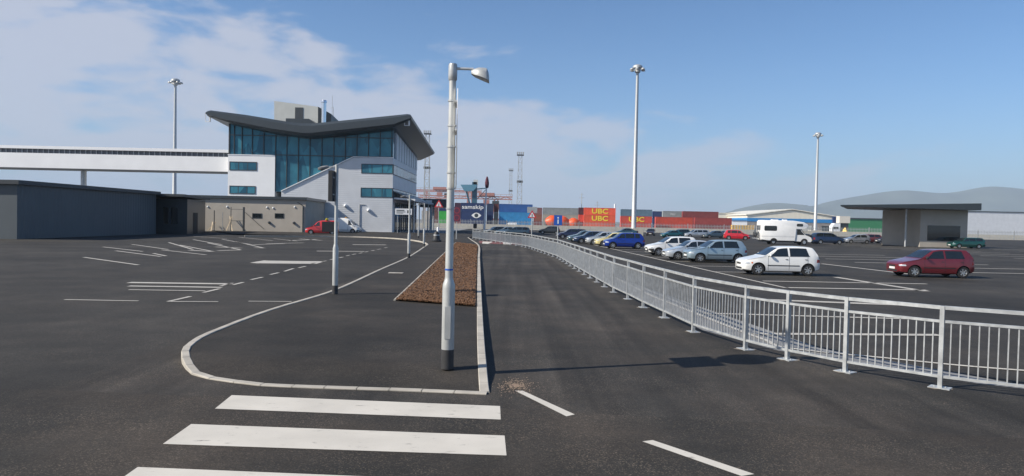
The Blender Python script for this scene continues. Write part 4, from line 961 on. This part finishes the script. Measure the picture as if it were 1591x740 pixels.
shed('grey_shed',1440,1640,330,400,M['cladg'],None,'long grey shed beyond the green one','shed')
# white lorry with box body
lr_ = empty('box_lorry',(D(1300,358,240)[0],240,0),0,'white lorry cab with a tall cream box body beside the warehouse','lorry')
def lp(px, py): x, z = D(px, py, 240); return x-lr_.location.x, z
a = lp(1291,347); b = lp(1303,358)
mb = MB(); mb.prism([(a[0],.9),(a[0],a[1]-1),(a[0]+.8,a[1]),(b[0],a[1]),(b[0],.9)],-1.2,1.2); mb.build('cab',M['white'],lr_)
mb = MB(); mb.box(a[0]+.3,b[0]-.6,-1.23,1.23,1.9,2.7); mb.build('cab_window',M['glass'],lr_)
a = lp(1302,336); b = lp(1318,347); mb = MB(); mb.box(a[0],b[0],-1.25,1.25,b[1],a[1]); mb.build('box_body',mat('cream_box',(.66,.62,.54),.5),lr_)
mb = MB(); mb.box(a[0]-2.6,b[0],-1,1,.7,1.1); mb.box(a[0]+.5,b[0]-.3,-.9,.9,1.1,b[1]); mb.build('chassis',M['dark'],lr_)
for xx in (a[0]-1.4,a[0]+1.2,b[0]-.8):
    mb = MB(); 
    for yy in (-1.2,.9): mb.lathe([(0,0),(.5,0),(.5,.3),(0,.3)],(xx,yy,.5),14,'y')
    mb.build('wheel',M['rubber'],lr_)
cnm = empty('yellow_marker',(D(1313,361,205)[0],205,0),0,'bright yellow pyramid marker near the right edge of the port','marker')
mb = MB(); mb.lathe([(1.5,0),(1.5,.3),(.3,2.4),(0,2.5)],n=4); mb.build('body',mat('marker_yellow',(.8,.5,.03),.5),cnm)
ys = empty('yellow_containers',(D(1150,352,250)[0],250,0),0,'row of low yellow skips between dark red containers and motorhome','skip')
x0, x1 = D(1138,352,250)[0]-ys.location.x, D(1172,352,250)[0]-ys.location.x; mb = MB(); mb.box(x0,x1,0,2,.3,2.6); mb.build('body',mat('skip_yellow',(.75,.42,.04),.6,var=.15),ys); mb = MB()
for k in range(9): xx = x0+(x1-x0)*k/8; mb.box(xx-.1,xx+.1,-.1,.0,.3,2.7)
mb.build('ribs',M['conc'],ys)
ys.name = 'yellow_skip'
# roof of a building that pokes in on the right
kb_ = empty('kiosk_canopy',(D(1400,320,95)[0],95,0),0,'dark flat canopy roof of a building at the right of the car park','canopy')
a = D(1306,318.5,95); b = D(1306,323.5,95)
mb = MB(); xk = a[0]-kb_.location.x; mb.add([(xk,0,b[1]+.25),(xk+19,0,b[1]+.1),(xk+19,14,b[1]+.1),(xk+7.6,14,b[1]+.25),(xk,0,a[1]),(xk+19,0,a[1]+.6),(xk+19,14,a[1]+.6),(xk+7.6,14,a[1])],[(0,3,2,1),(4,5,6,7),(0,1,5,4),(1,2,6,5),(2,3,7,6),(3,0,4,7)]); mb.build('roof',M['soff'],kb_)
mb = MB(); mb.box(xk+12,xk+18.5,2,12,0,b[1]+.1); mb.build('wall',M['render'],kb_)
mb = MB(); mb.box(xk+13,xk+17.5,1.95,2.05,.9,3.0); mb.build('window',M['glass'],kb_)
for xx in (xk+10,): mb = MB(); mb.tube((xx,2,0),(xx,2,b[1]+.15),.12); mb.build('column',M['galv'],kb_)

# ------------------------------------------------------------ security fence and barrier along the port yard
sf = empty('security_fence',(60,196,0),0,'pale grey palisade security fence dividing the car park from the containers','fence')
def mesh_fence(x0, x1, y, h, par, gap=.42):
    mb = MB(); x = x0
    while x < x1: mb.box(x-.05,x+.05,-.02,.02,.05,h); x += gap
    mb.build('palisade',M['galvd'],par,loc=(-par.location.x,y-par.location.y,0))
    mb = MB(); mb.box(x0,x1,.03,.07,.4,.5); mb.box(x0,x1,.03,.07,h-.5,h-.4); mb.build('rails',M['galv'],par,loc=(-par.location.x,y-par.location.y,0))
mesh_fence(-42,150,196,2.5,sf)
for k in range(20):
    mb = MB(); x = -42+k*10.1; mb.box(x-.06,x+.06,.08,.2,0,2.7); mb.build('post',M['galvd'],sf,loc=(-60,0,0))
wl = empty('concrete_barrier',(50,199,0),0,'long low pale concrete barrier at the foot of the containers','barrier')
mb = MB()
for k in range(64):
    x = -95+k*3.05; mb.prism([(x,0),(x+3,0),(x+3,1.35),(x,1.35)],0,.35)
mb.build('wall',M['conc'],wl)

# ------------------------------------------------------------ vehicles
def interp(pts, x):
    if x <= pts[0][0]: return pts[0][1]
    for a, b in zip(pts, pts[1:]):
        if x <= b[0]:
            t = (x-a[0])/(b[0]-a[0]); return a[1]+(b[1]-a[1])*t
    return pts[-1][1]
def smooth_interp(pts, x, r=.07):
    return sum(interp(pts, x+r*k/2) for k in (-2,-1,0,1,2))/5
# each kind: length, width, height, wheelbase, front overhang, top profile (fraction of length from the nose, z), glass stations
KINDS = {
 'hatch': dict(L=3.75, W=1.66, wb=2.41, fo=.72, r=.29, top=[(0,.60),(.012,.68),(.05,.76),(.24,.91),(.275,.94),(.44,1.36),(.52,1.42),(.72,1.435),(.90,1.405),(.928,1.36),(.966,1.02),(.975,.92),(1,.80)],
               ws=(.282,.445), rw=(.932,.963), side=[(.315,.575,.44,.57),(.60,.85,.595,.815)], belt=.90, door=(.315,.587,.83)),
 'saloon': dict(L=4.3, W=1.72, wb=2.58, fo=.80, r=.30, top=[(0,.60),(.012,.66),(.06,.74),(.25,.92),(.28,.95),(.41,1.36),(.49,1.42),(.64,1.41),(.70,1.37),(.83,1.05),(.86,1.02),(.975,.98),(1,.90)],
               ws=(.285,.41), rw=(.705,.825), side=[(.305,.50,.40,.495),(.515,.73,.51,.665)], belt=.91, door=(.30,.505,.70)),
 'estate': dict(L=4.45, W=1.72, wb=2.65, fo=.82, r=.30, top=[(0,.60),(.012,.68),(.06,.76),(.24,.93),(.27,.96),(.39,1.39),(.47,1.45),(.80,1.45),(.92,1.40),(.935,1.36),(.978,1.0),(.99,.90),(1,.80)],
               ws=(.275,.39), rw=(.937,.974), side=[(.295,.475,.385,.47),(.49,.68,.485,.675),(.70,.90,.695,.88)], belt=.92, door=(.29,.48,.70)),
 'mpv': dict(L=4.6, W=1.80, wb=2.75, fo=.86, r=.32, top=[(0,.62),(.012,.72),(.05,.82),(.17,1.02),(.20,1.06),(.38,1.60),(.46,1.68),(.80,1.68),(.92,1.62),(.935,1.56),(.98,1.05),(.99,.95),(1,.85)],
               ws=(.205,.375), rw=(.937,.974), side=[(.26,.45,.37,.445),(.46,.68,.455,.675),(.70,.91,.695,.89)], belt=1.02, door=(.27,.455,.69)),
 'mini': dict(L=3.75, W=1.69, wb=2.38, fo=.70, r=.31, top=[(0,.62),(.012,.72),(.05,.82),(.22,.98),(.25,1.01),(.39,1.44),(.47,1.51),(.72,1.52),(.90,1.47),(.915,1.43),(.968,1.02),(.98,.92),(1,.84)],
               ws=(.255,.39), rw=(.917,.963), side=[(.285,.49,.385,.485),(.505,.73,.50,.725),(.75,.87,.745,.86)], belt=.95, door=(.28,.495,.74)),
 'van': dict(L=4.0, W=1.68, wb=2.6, fo=.72, r=.30, top=[(0,.62),(.012,.72),(.05,.82),(.20,1.02),(.23,1.05),(.37,1.62),(.44,1.74),(.50,1.80),(.90,1.82),(.97,1.80),(.985,1.74),(1,.85)],
               ws=(.235,.365), rw=(.99,.991), side=[(.27,.45,.365,.44)], belt=1.02, door=(.27,.46,.47)),
 'transit': dict(L=5.2, W=1.97, wb=3.3, fo=.95, r=.34, top=[(0,.70),(.01,.82),(.04,.95),(.14,1.20),(.16,1.24),(.27,2.0),(.33,2.25),(.42,2.36),(.90,2.38),(.98,2.34),(.99,2.25),(1,.9)],
               ws=(.165,.272), rw=(.99,.991), side=[(.185,.33,.27,.325)], belt=1.22, door=(.185,.335,.34)),
}
def paintm(c, met=False):
    k = ('p', c, met)
    if k not in cm: cm[k] = mat('car_paint', c, .28, .45 if met else 0, .5, coat=.7)
    return cm[k]
M['well'] = mat('wheel_well', (.01,.01,.011), .9)
def car(kind, pos, rz, colr, label, group=None, met=False, detail=1, scale=1.0, hs=1.0, orange=False, bumper=None, name='parked_car', cat_='car'):
    K = KINDS[kind]; L, W = K['L'], K['W']; w0 = W/2
    t = empty(name, (pos[0], pos[1], .0), rz, label, cat_, group); t.scale = (scale, scale, scale*hs)
    # local: x forward, centre of the wheelbase at the origin; s = distance from nose
    fx = K['wb']/2+K['fo']
    def X(s): return fx-s
    def topz(s): return smooth_interp([(a*L, b) for a, b in K['top']], s, .05 if s < .1 or s > L-.1 else .12)
    def hw(s):
        e = min(s, 99); f = interp([(0,.70),(.04,.80),(.14,.895),(.35,.965),(.75,1.0),(L-.8,1.0),(L-.3,.96),(L-.1,.90),(L-.02,.83),(L,.80)], s)
        return w0*f
    zroof = max(b for a, b in K['top'])
    def sec(s):
        h = hw(s); tz = topz(s); bz = min(K['belt']+.05*s/L, tz-.045)
        zb = interp([(0,.24),(.3,.20),(.6,.18),(L-.6,.18),(L-.2,.24),(L,.30)], s)
        gh = max(0, tz-bz); lean = .30*min(gh, .6)
        wr = h*.97-lean*(1 if gh > .1 else .4)
        return [(0,zb),(h*.80,zb),(h*.95,zb+.05),(h*.985,zb+.16),(h,.46),(h*.995,.60),(h*.975,min(.78,bz-.03)),(h*.955,bz),(h*.955+(wr-h*.955)*.33,bz+gh*.31),(h*.955+(wr-h*.955)*.66,bz+gh*.61),
                (wr,bz+gh*.86),(wr*.93,bz+gh*.965),(wr*.6,tz-.006*(gh > .1)),(0,tz+.006)]
    N_ = 46 if detail else 26
    ss = sorted(set([0,.02,.06,.12,L-.12,L-.06,L-.02,L]+[L*i/N_ for i in range(1,N_)]))
    mb = MB(); rows = []
    for s in ss:
        p = sec(s); r = [(X(s), y, z) for y, z in p]+[(X(s), -y, z) for y, z in reversed(p[1:-1])]
        rows.append(r+[r[0]])
    n = len(rows[0])-1; vs_ = [p for r in rows for p in r[:n]]; fs = []
    for i in range(len(rows)-1):
        for j in range(n): fs.append((i*n+j, i*n+(j+1) % n, (i+1)*n+(j+1) % n, (i+1)*n+j))
    fs += [tuple(range(n)), tuple(range((len(rows)-1)*n, len(rows)*n))]
    mb.add(vs_, fs)
    pm = paintm(colr, met); bo = mb.build('body', [pm, M['well']], None, True)
    R = K['r']; wx = (K['wb']/2, -K['wb']/2)
    # wheel arches: cut for real
    cut = MB()
    for x in wx:
        for sy in (-1,1): cut.lathe([(0,0),(R+.055,0),(R+.055,.34),(0,.34)], (x, sy*(w0+.06)-(.34 if sy > 0 else 0), R+.0), 26, 'y')
    co = cut.build('cut', [M['well'], M['well']]); co.data.polygons.foreach_set('material_index', [1]*len(co.data.polygons))
    md = bo.modifiers.new('b', 'BOOLEAN'); md.operation = 'DIFFERENCE'; md.object = co; md.solver = 'EXACT'
    bpy.context.view_layer.update(); me = bpy.data.meshes.new_from_object(bo.evaluated_get(bpy.context.evaluated_depsgraph_get()))
    if len(me.polygons) > 100:
        bo.modifiers.clear(); bo.data = me; me.set_sharp_from_angle(angle=radians(38))
    else: bo.modifiers.clear()
    bpy.data.objects.remove(co); bo.parent = t
    def sp(s, z, off=0.006):                                          # point on the flank at height z
        p = sec(s)[1:11]
        for a, b in zip(p, p[1:]):
            if b[1] >= z >= a[1] and b[1] > a[1]: return a[0]+(b[0]-a[0])*(z-a[1])/(b[1]-a[1])+off
        return p[-1][0]+off
    def flank(mb, s0b, s1b, s0t, s1t, z0, z1, side, off=.006, nx=8, nz=5):
        rows = []
        for j in range(nz+1):
            v = j/nz; r = []
            for i in range(nx+1):
                u = i/nx; s = (s0b+(s1b-s0b)*u)*(1-v)+(s0t+(s1t-s0t)*u)*v
                zz_ = z0(s)+(z1(s)-z0(s))*v if callable(z0) else z0+(z1-z0)*v
                r.append((X(s), side*sp(s, zz_, off), zz_))
            rows.append(r)
        mb.grid(rows)
    def bz_(s): return min(K['belt']+.05*s/L, topz(s)-.045)+.03
    def tz_(s): q_ = sec(s)[10]; return max(bz_(s)+.01, q_[1]-.01)
    # glazing
    for side in (1,-1):
        for (b0, b1, t0, t1) in K['side']:
            mb = MB(); flank(mb, b0*L, b1*L, t0*L, t1*L, bz_, tz_, side, .008); mb.build('side_window', M['glass'], t, True)
            if detail > 1:
                mb = MB()
                rows = []
                for v0 in (0,):
                    flank(mb, b0*L-.03, b1*L+.03, b0*L-.02, b1*L+.02, lambda s: bz_(s)-.022, lambda s: bz_(s)-.002, side, .010, nz=1)
                mb.build('window_seal', M['trim'], t)
    for nm, (sa, sb) in (('windscreen', K['ws']), ('rear_window', K['rw'])):
        mb = MB(); rows = []
        if kind in ('van','transit') and nm == 'rear_window':
            z0, z1 = K['belt']+.1, zroof-.25
            for sy in (-1,1): mb.box(X(L)-.012, X(L)-.004, sy*.08+(-.55 if sy < 0 else 0), sy*.08+(.55 if sy > 0 else 0), z0, z1)
            mb.build(nm, M['glass'], t); continue
        for j in range(9):
            s = L*(sa+(sb-sa)*j/8); r = []; q_ = sec(s); zt = topz(s)
            wr = q_[12][0]/.6*.91; gh = zt-q_[7][1]
            for i in range(13):
                u = -1+i/6; y = u*wr
                # follow the section's top
                pr_ = q_[10:]; ya = abs(y); z = None
                for a, b in zip(pr_, pr_[1:]):
                    if b[0] <= ya <= a[0]: z = b[1]+(a[1]-b[1])*(ya-b[0])/max(1e-6,a[0]-b[0])
                if z is None: z = pr_[0][1]
                nx_ = .010*(1 if nm == 'windscreen' else -1)
                r.append((X(s)+nx_, y, z+.008))
            rows.append(r)
        mb.grid(rows); mb.build(nm, M['glass'], t, True)
    # lights, grille, bumper line, plates
    hz0, hz1 = .56*hs, .70
    for side in (1,-1):
        mb = MB(); flank(mb, .012, .30, .02, .27, .555, min(.70, topz(.06)-.05), side, .008, 6, 3); hl = mb.build('headlight', M['lens'], t, True)
        if orange: mb = MB(); flank(mb, .36, .44, .36, .44, .575, .64, side, .010, 2, 2); mb.build('indicator', M['orange_lens'], t)
        mb = MB(); lz1 = min(.98, sec(L-.06)[7][1]-.02); flank(mb, L-.20, L-.012, L-.17, L-.02, .66, lz1 if kind not in ('van','transit') else 1.05, side, .008, 4, 3); mb.build('tail_light', M['red_lens'], t, True)
    mb = MB(); mb.box(X(0)-.01, X(0)+.006, -w0*.36, w0*.36, .50, .585); mb.box(X(0)-.01, X(0)+.006, -w0*.55, w0*.55, .27, .36); mb.build('grille', M['trim'], t)
    mb = MB(); mb.box(X(0), X(0)+.014, -.26, .26, .385, .485); mb.build('number_plate', M['plate_w'], t)
    mb = MB(); mb.box(X(L)-.014, X(L), -.26, .26, .50, .60); mb.build('number_plate', M['plate_y'], t)
    if bumper:
        mb = MB()
        for side in (1,-1): flank(mb, .005, .36, .005, .36, .26, .52, side, .012, 6, 2)
        mb.box(X(0)-.02, X(0)+.012, -w0*.69, w0*.69, .26, .50); mb.build('bumper', M['trim'], t)
    if detail:
        for side in (1,-1):
            mb = MB(); flank(mb, K['fo']+R+.14, K['fo']+K['wb']-R-.14, K['fo']+R+.14, K['fo']+K['wb']-R-.14, .475, .515, side, .012, 10, 1); mb.build('side_moulding', M['trim'], t)
            for d_ in K['door']:
                mb = MB(); s = d_*L; mb_z = bz_(s)-.03
                flank(mb, s-.006, s+.006, s-.006, s+.006, .26, mb_z, side, .005, 1, 8); mb.build('door_seam', M['trim'], t)
            for d_ in K['door'][1:2]+((K['side'][1][1]-.01,) if len(K['side']) > 1 else ()):
                mb = MB(); s = d_*L-.10; flank(mb, s-.09, s+.04, s-.09, s+.04, .785, .815, side, .022, 2, 1); mb.build('door_handle', M['trim'], t)
        for side in (1,-1):
            mb = MB(); s = K['side'][0][0]*L+.10; z = K['belt']+.09; y = side*(sp(s, z-.03, .02)); mb.lathe([(0,-.055),(.05,-.05),(.075,-.01),(.07,.03),(0,.045)],(X(s)+.02, y+side*.10, z),12,'x'); mb.bar((X(s), y-side*.03, z-.04),(X(s)+.02, y+side*.08, z-.03),.03)
            mb.build('mirror', pm if detail > 1 else M['trim'], t, True)
    for x in wx:
        for sy in (-1,1):
            yo = sy*(w0-.035); mb = MB(); q_ = -sy
            mb.lathe([(R*.62,.0),(R*.66,.0),(R*.93,.004),(R,.03),(R,.17),(R*.93,.195),(R*.6,.195)] if q_ > 0 else [(R*.62,0),(R*.66,0),(R*.93,-.004),(R,-.03),(R,-.17),(R*.93,-.195),(R*.6,-.195)],(x,yo,R),24,'y')
            wh_ = mb.build('wheel', M['rubber'], t, True)
            mb = MB(); mb.lathe([(R*.66,.004*q_),(R*.60,.0),(R*.56,.03*q_),(R*.54,.12*q_)],(x,yo,R),24,'y')
            ns = 6
            for k in range(ns):
                a = 2*pi*k/ns+.3; mb.bar((x+cos(a)*R*.1, yo+q_*.018, R+sin(a)*R*.1),(x+cos(a)*R*.6, yo+q_*.014, R+sin(a)*R*.6), R*.20, .02, up=(0,1,0))
            mb.lathe([(0,.008*q_),(R*.17,.01*q_),(R*.19,.03*q_)],(x,yo,R),14,'y')
            mb.build('rim', M['rim'], wh_, True)
            mb = MB(); mb.lathe([(0,.06*q_),(R*.55,.06*q_)],(x,yo,R),16,'y'); mb.build('brake_disc', M['well'], wh_)
    return t
CG = 'cars parked in the right-hand car park'
def park(kind, fx_, fy_, rz_deg, colr, label, s=1.0, **k):
    """front wheel contact pixel -> place the car with its heading"""
    K = KINDS[kind]; g = G(fx_, fy_); a = radians(rz_deg); half = K['wb']/2*s; wd = (K['W']/2-.1)*s
    # nearest front wheel: offset from the centre
    d = Vector((cos(a), sin(a), 0)); n_ = Vector((-sin(a), cos(a), 0))
    side = -1 if (n_.y > 0) else 1
    c = g - d*half - n_*wd*side
    return car(kind, (c.x, c.y), a, colr, label, k.pop('group', CG), scale=s, **k)
park('hatch', 1177.5, 427.5, 179, (.80,.80,.78), 'white hatchback nearest the railing, alone at the right of its row', detail=2, orange=True)
park('hatch', 1087.5, 408, 183, (.34,.44,.50), 'pale metallic blue hatchback second from the right in the near row', met=True, detail=2, s=1.02)
park('saloon', 1053, 404.5, 183, (.62,.66,.70), 'silver-white hatch between the pale blue car and the white estate', met=True, s=.95)
park('hatch', 1023, 397.5, 184, (.80,.80,.79), 'white car with black front bumper at the left of the white and silver trio', bumper=True, s=1.03)
park('mini', 952, 386.5, 183, (.012,.05,.36), 'bright blue hatchback fourth along the far part of the near row', met=True, detail=1)
park('hatch', 937, 383, 183, (.72,.62,.30), 'pale yellow hatchback hidden behind the bright blue one')
park('hatch', 922, 380.5, 183, (.55,.58,.60), 'silver hatchback left of the pale yellow one', met=True)
park('estate', 903, 378.5, 184, (.03,.055,.12), 'dark blue estate left of the silver hatchback', met=True, s=.98)
park('saloon', 893, 376.5, 184, (.10,.17,.20), 'grey-teal saloon beside the dark blue estate', met=True)
park('estate', 874, 371, 182, (.03,.035,.08), 'navy estate car standing apart left of the grey-teal saloon', met=True)
park('hatch', 843, 363.8, 175, (.02,.025,.03), 'small black car furthest left beyond the information sign', s=1.1)
park('saloon', 962, 366.5, 182, (.05,.12,.15), 'dark teal saloon glimpsed behind the bright blue hatchback', met=True, s=1.05)
park('hatch', 1016, 366.5, 255, (.03,.02,.025), 'black hatchback seen nearly end-on right of the tall mast', s=1.0, group=CG)
park('saloon', 1036, 369.5, 190, (.02,.14,.15), 'teal car nose-out left of the dark green one', met=True, s=.95)
park('mini', 1050, 368.5, 190, (.012,.05,.055), 'very dark green hatch between the teal car and silver estate')
park('estate', 1072, 369.5, 183, (.50,.53,.56), 'silver estate behind the white and silver trio', met=True, s=1.05)
park('saloon', 1102, 370.5, 183, (.08,.12,.15), 'dark slate saloon between the silver estate and red hatchback', met=True)
park('saloon', 1119, 368.5, 185, (.05,.09,.10), 'very dark saloon tucked behind the red hatchback', s=.95)
park('mini', 1158, 373.5, -12, (.55,.015,.03), 'red hatchback with its nose to the right beside the motorhome', s=1.12)
park('mpv', 1304, 380, -2, (.022,.04,.09), 'dark blue people carrier just right of the motorhome', met=True, s=.98)
park('saloon', 1269, 379, -4, (.03,.05,.09), 'navy car half hidden behind the motorhome nose', met=True)
park('hatch', 1322, 378.5, 178, (.35,.38,.44), 'silver-lilac hatchback right of the dark blue people carrier', met=True)
park('estate', 1338, 377.5, 183, (.16,.03,.03), 'dark maroon estate at the right end of the far row')
park('hatch', 1372, 378.5, 182, (.04,.05,.07), 'charcoal hatchback beyond the maroon estate')
park('saloon', 1415, 381, 182, (.42,.44,.46), 'light grey saloon towards the kiosk canopy', met=True)
park('estate', 1490, 386, 181, (.015,.10,.08), 'bottle green estate near the kiosk wall', met=True)
park('hatch', 1420, 431, 179, (.22,.03,.04), 'wine red hatchback right of the near white hatchback', met=True, detail=1)
FG = 'cars parked beyond the far railing'
park('estate', 762, 364.5, 200, (.035,.06,.075), 'dark blue-black estate at the left of the far trio', group=FG, s=.95)
park('saloon', 776, 365.5, 185, (.20,.28,.34), 'grey-blue saloon in the middle of the far trio', group=FG, met=True, s=1.0)
park('estate', 790, 366, 183, (.06,.10,.13), 'dark blue estate at the right of the far trio', group=FG, met=True, s=1.0)
# white van roof behind them
park('transit', 786, 356, 182, (.78,.78,.78), 'white van behind the far trio of cars', group=None, name='parked_van', cat_='van', s=.8)
# vans by the terminal
rv = park('van', 483, 364.5, 187, (.62,.03,.035), 'small red van with a yellow roof beacon parked by the annex', group=None, name='parked_van', cat_='van', s=1.08)
mb = MB(); mb.lathe([(0,-.75),(.13,-.7),(.16,-.2),(.16,.3),(.12,.72),(0,.75)],(0,0,0),12,'y'); mb.v = [(-.55+x, y, 1.93+z) for x, y, z in mb.v]; mb.build('roof_beacon', mat('yellow_beacon',(.80,.60,.02),.4), rv, True)
for yy in (.855,-.87): mb = MB(); mb.box(-1.88,-.05,yy,yy+.015,.35,1.65); mb.build('dark_side_panel', M['trim'], rv)  # dark panel over the rear half of each van side
wv = park('transit', 548, 362.6, -3, (.80,.80,.78), 'white panel van with an amber roof beacon beside the red van', group=None, name='parked_van', cat_='van', s=.98, bumper=True)
mb = MB(); mb.box(-.1,.12,-.45,.45,2.38,2.52); mb.v = [(x+.35,y,z) for x,y,z in mb.v]; mb.build('roof_beacon', mat('amber_beacon',(.7,.30,.03),.4), wv)

# motorhome
def motorhome():
    g0 = G(1240, 381.0); sc = .98
    t = empty('motorhome', (g0.x-1.55, g0.y+1.05, 0), radians(-4), 'white coachbuilt motorhome with overcab window and rear bicycle rack', 'motorhome'); t.scale = (.97,1.05,1.12)
    wm_ = mat('motorhome_shell', (.80,.80,.79), .35, var=.03, vscale=2); h = 1.08
    # x forward; body -3.4 .. 3.1
    prof = [(-3.35,.55),(-3.40,1.0),(-3.35,2.72),(-3.15,2.88),(.9,2.86),(2.3,2.70),(2.85,2.45),(2.95,2.25),(2.75,2.02),(1.95,1.92),(1.35,1.92),(1.2,.45),(-1.2,.45),(-1.3,.45),(-2.5,.45)]
    def bev(name, prof, hh, m, par, ins=.07):
        n = len(prof); cx = sum(p[0] for p in prof)/n; cz = sum(p[1] for p in prof)/n; rows = []
        for y, k in ((-hh,1),(-hh+ins,0),(hh-ins,0),(hh,1)):
            rows.append([(x+(cx-x)*(.035*k), y, z+(cz-z)*(.045*k)) for x, z in prof])
        mb = MB(); vs_ = [p for r in rows for p in r]; fs = [tuple(range(n)), tuple(range(4*n-1,3*n-1,-1))]
        for a in range(3):
            for i in range(n): fs.append((a*n+i, a*n+(i+1) % n, (a+1)*n+(i+1) % n, (a+1)*n+i))
        mb.add(vs_, fs); return mb.build(name, m, par, True)
    bev('coach_body', prof, h, wm_, t)
    cab = [(1.15,.42),(1.25,1.95),(1.95,1.93),(2.15,1.62),(2.62,1.18),(3.25,.98),(3.42,.80),(3.45,.45),(3.3,.36)]
    bev('cab', cab, .97, wm_, t)
    for s in (-1,1):
        mb = MB(); y = s*.975; mb.face([(1.45,y,1.2),(2.50,y,1.2),(2.05,y,1.62),(1.85,y,1.84),(1.45,y,1.84)]); mb.build('cab_window', M['glass'], t)
        for (x0,x1,z0,z1,nm) in ((-2.95,-1.25,1.62,2.22,'side_window'),(1.35,2.2,2.18,2.52,'overcab_window')):
            mb = MB(); y = s*(h+.004); c = .1; mb.face([(x0+c,y,z0),(x1-c,y,z0),(x1,y,z0+c),(x1,y,z1-c),(x1-c,y,z1),(x0+c,y,z1),(x0,y,z1-c),(x0,y,z0+c)]); mb.build(nm, M['glass'], t)
        mb = MB(); y = s*(h+.002); mb.face([(-3.3,y,.92),(1.1,y,.92),(1.1,y,.955),(-3.3,y,.955)]); mb.face([(-3.3,y,1.02),(1.1,y,1.02),(1.1,y,1.035),(-3.3,y,1.035)]); mb.build('side_stripe', M['galv'], t)
        mb = MB(); mb.box(3.28,3.47,s*.8-.12,s*.8+.12,.62,.80); mb.build('headlight', M['lens'], t)
    mb = MB(); mb.add([(2.06,-.82,1.90),(2.06,.82,1.90),(2.72,.85,1.19),(2.72,-.85,1.19)],[(0,1,2,3)]); mb.build('windscreen', M['glass'], t)
    mb = MB(); mb.box(-3.412,-3.39,-.75,.75,1.7,2.25); mb.build('rear_window', M['glass'], t)
    mb = MB(); mb.box(-1.7,-.9,-.4,.3,2.87,2.97); mb.box(-.2,.3,-.3,.3,2.86,2.98); mb.build('roof_vent', M['white'], t)
    mb = MB(); mb.box(-3.2,3.2,-.85,.85,.32,.44); mb.build('chassis', M['trim'], t)
    for x in (2.45,-1.65):
        for s in (-1,1):
            mb = MB(); mb.lathe([(0,0),(.30,0),(.34,.03),(.34,.2),(.3,.22),(0,.22)],(x, s*.99-(.0 if s<0 else .22), .34),20,'y'); w_ = mb.build('wheel', M['rubber'], t, True)
            mb = MB(); mb.lathe([(0,0),(.2,0),(.2,.01),(0,.01)],(x, s*1.0-(.012 if s<0 else 0), .34),16,'y'); mb.build('rim', M['rim'], w_)
            mb = MB(); yy = s*((h if x < 0 else .97)+.004); n = 14; mb.face([(x+.46*cos(pi*k/n), yy, .42+.36*sin(pi*k/n)) for k in range(n+1)]); mb.build('wheel_arch', M['well'], t)
    # bicycles on the rear rack
    mb = MB(); mb.bar((-3.4,-.6,.75),(-3.95,-.6,.7),.04); mb.bar((-3.4,.6,.75),(-3.95,.6,.7),.04); mb.bar((-3.95,-.9,.7),(-3.95,.9,.7),.06); mb.bar((-3.7,-.9,.72),(-3.7,.9,.72),.06); mb.build('bicycle_rack', M['galv'], t)
    return t
mh_ = motorhome()
for k, (dx, c) in enumerate(((-3.62,(.25,.27,.28)),(-3.88,(.10,.12,.14)))):
    b = empty('bicycle', mh_.location, radians(-4), ('grey bicycle on the rack, closer to the motorhome rear wall','dark bicycle on the outer rail of the motorhome rack')[k], 'bicycle'); b.scale = (.97,1.05,1.12)
    m_ = mat('bike_frame', c, .4, .3)
    for yy in (-.55,.5):
        mb = MB()
        for i in range(20): a0, a1 = 2*pi*i/20, 2*pi*(i+1)/20; mb.bar((dx, yy+.33*cos(a0), 1.08+.33*sin(a0)),(dx, yy+.33*cos(a1), 1.08+.33*sin(a1)),.045)
        for i in range(6): a0 = pi*i/6; mb.bar((dx, yy+.31*cos(a0), 1.08+.31*sin(a0)),(dx, yy-.31*cos(a0), 1.08-.31*sin(a0)),.01)
        mb.build('wheel', M['rubber'], b)
    mb = MB()
    for p, q_ in (((-.55,1.08),(-.15,1.12)),((-.15,1.12),(.34,1.62)),((-.15,1.12),(-.3,1.66)),((-.3,1.6),(.34,1.62)),((.34,1.72),(.5,1.08)),((-.55,1.08),(-.28,1.58))): mb.bar((dx,*p),(dx,*q_),.05)
    mb.build('frame', m_, b); mb = MB(); mb.bar((dx,-.42,1.74),(dx,-.2,1.76),.1,.06); mb.build('saddle', M['trim'], b); mb = MB(); mb.bar((dx-.02,.34,1.8),(dx-.02,.5,1.84),.05); mb.build('handlebar', M['trim'], b)

for px, top_, lab in ((904,300,'thin dark mast rising above the lettered containers'),(928,313,'short faint mast just right of the thin dark one'),(955.5,317,'white ventilation pole at the right end of the lettered stack')):
    x, z = D(px, top_, 310); mb = MB(); mb.tube((0,0,0),(0,0,z),.22 if px < 950 else .4,.12 if px < 950 else .4,n=8)
    if px < 950: mb.bar((-1.1,0,z*.86),(1.1,0,z*.86),.14); mb.bar((-.7,0,z*.95),(.7,0,z*.95),.1)
    o = mb.build('distant_mast', M['galvd'] if px < 950 else M['white'], None, False, (x,310,0)); tag(o, lab, 'mast')
# haze: the air itself
hm = bpy.data.materials.new('haze_air'); hm.use_nodes = True; t_ = hm.node_tree; t_.nodes.clear()
ho = t_.nodes.new('ShaderNodeOutputMaterial'); pv = t_.nodes.new('ShaderNodeVolumePrincipled'); pv.inputs['Color'].default_value = (.66,.82,1,1); pv.inputs['Density'].default_value = HAZE
t_.links.new(pv.outputs[0], ho.inputs['Volume'])
mb = MB(); mb.box(-9500,9500,-600,9800,-25,420); hz_o = mb.build('haze', hm); hz_o['kind'] = 'stuff'; tag(hz_o, 'thin pale haze hanging over the whole port', 'haze')
for o in bpy.data.objects:
    if o.parent is not None and o.parent_type == 'OBJECT': pass
bpy.context.view_layer.update()
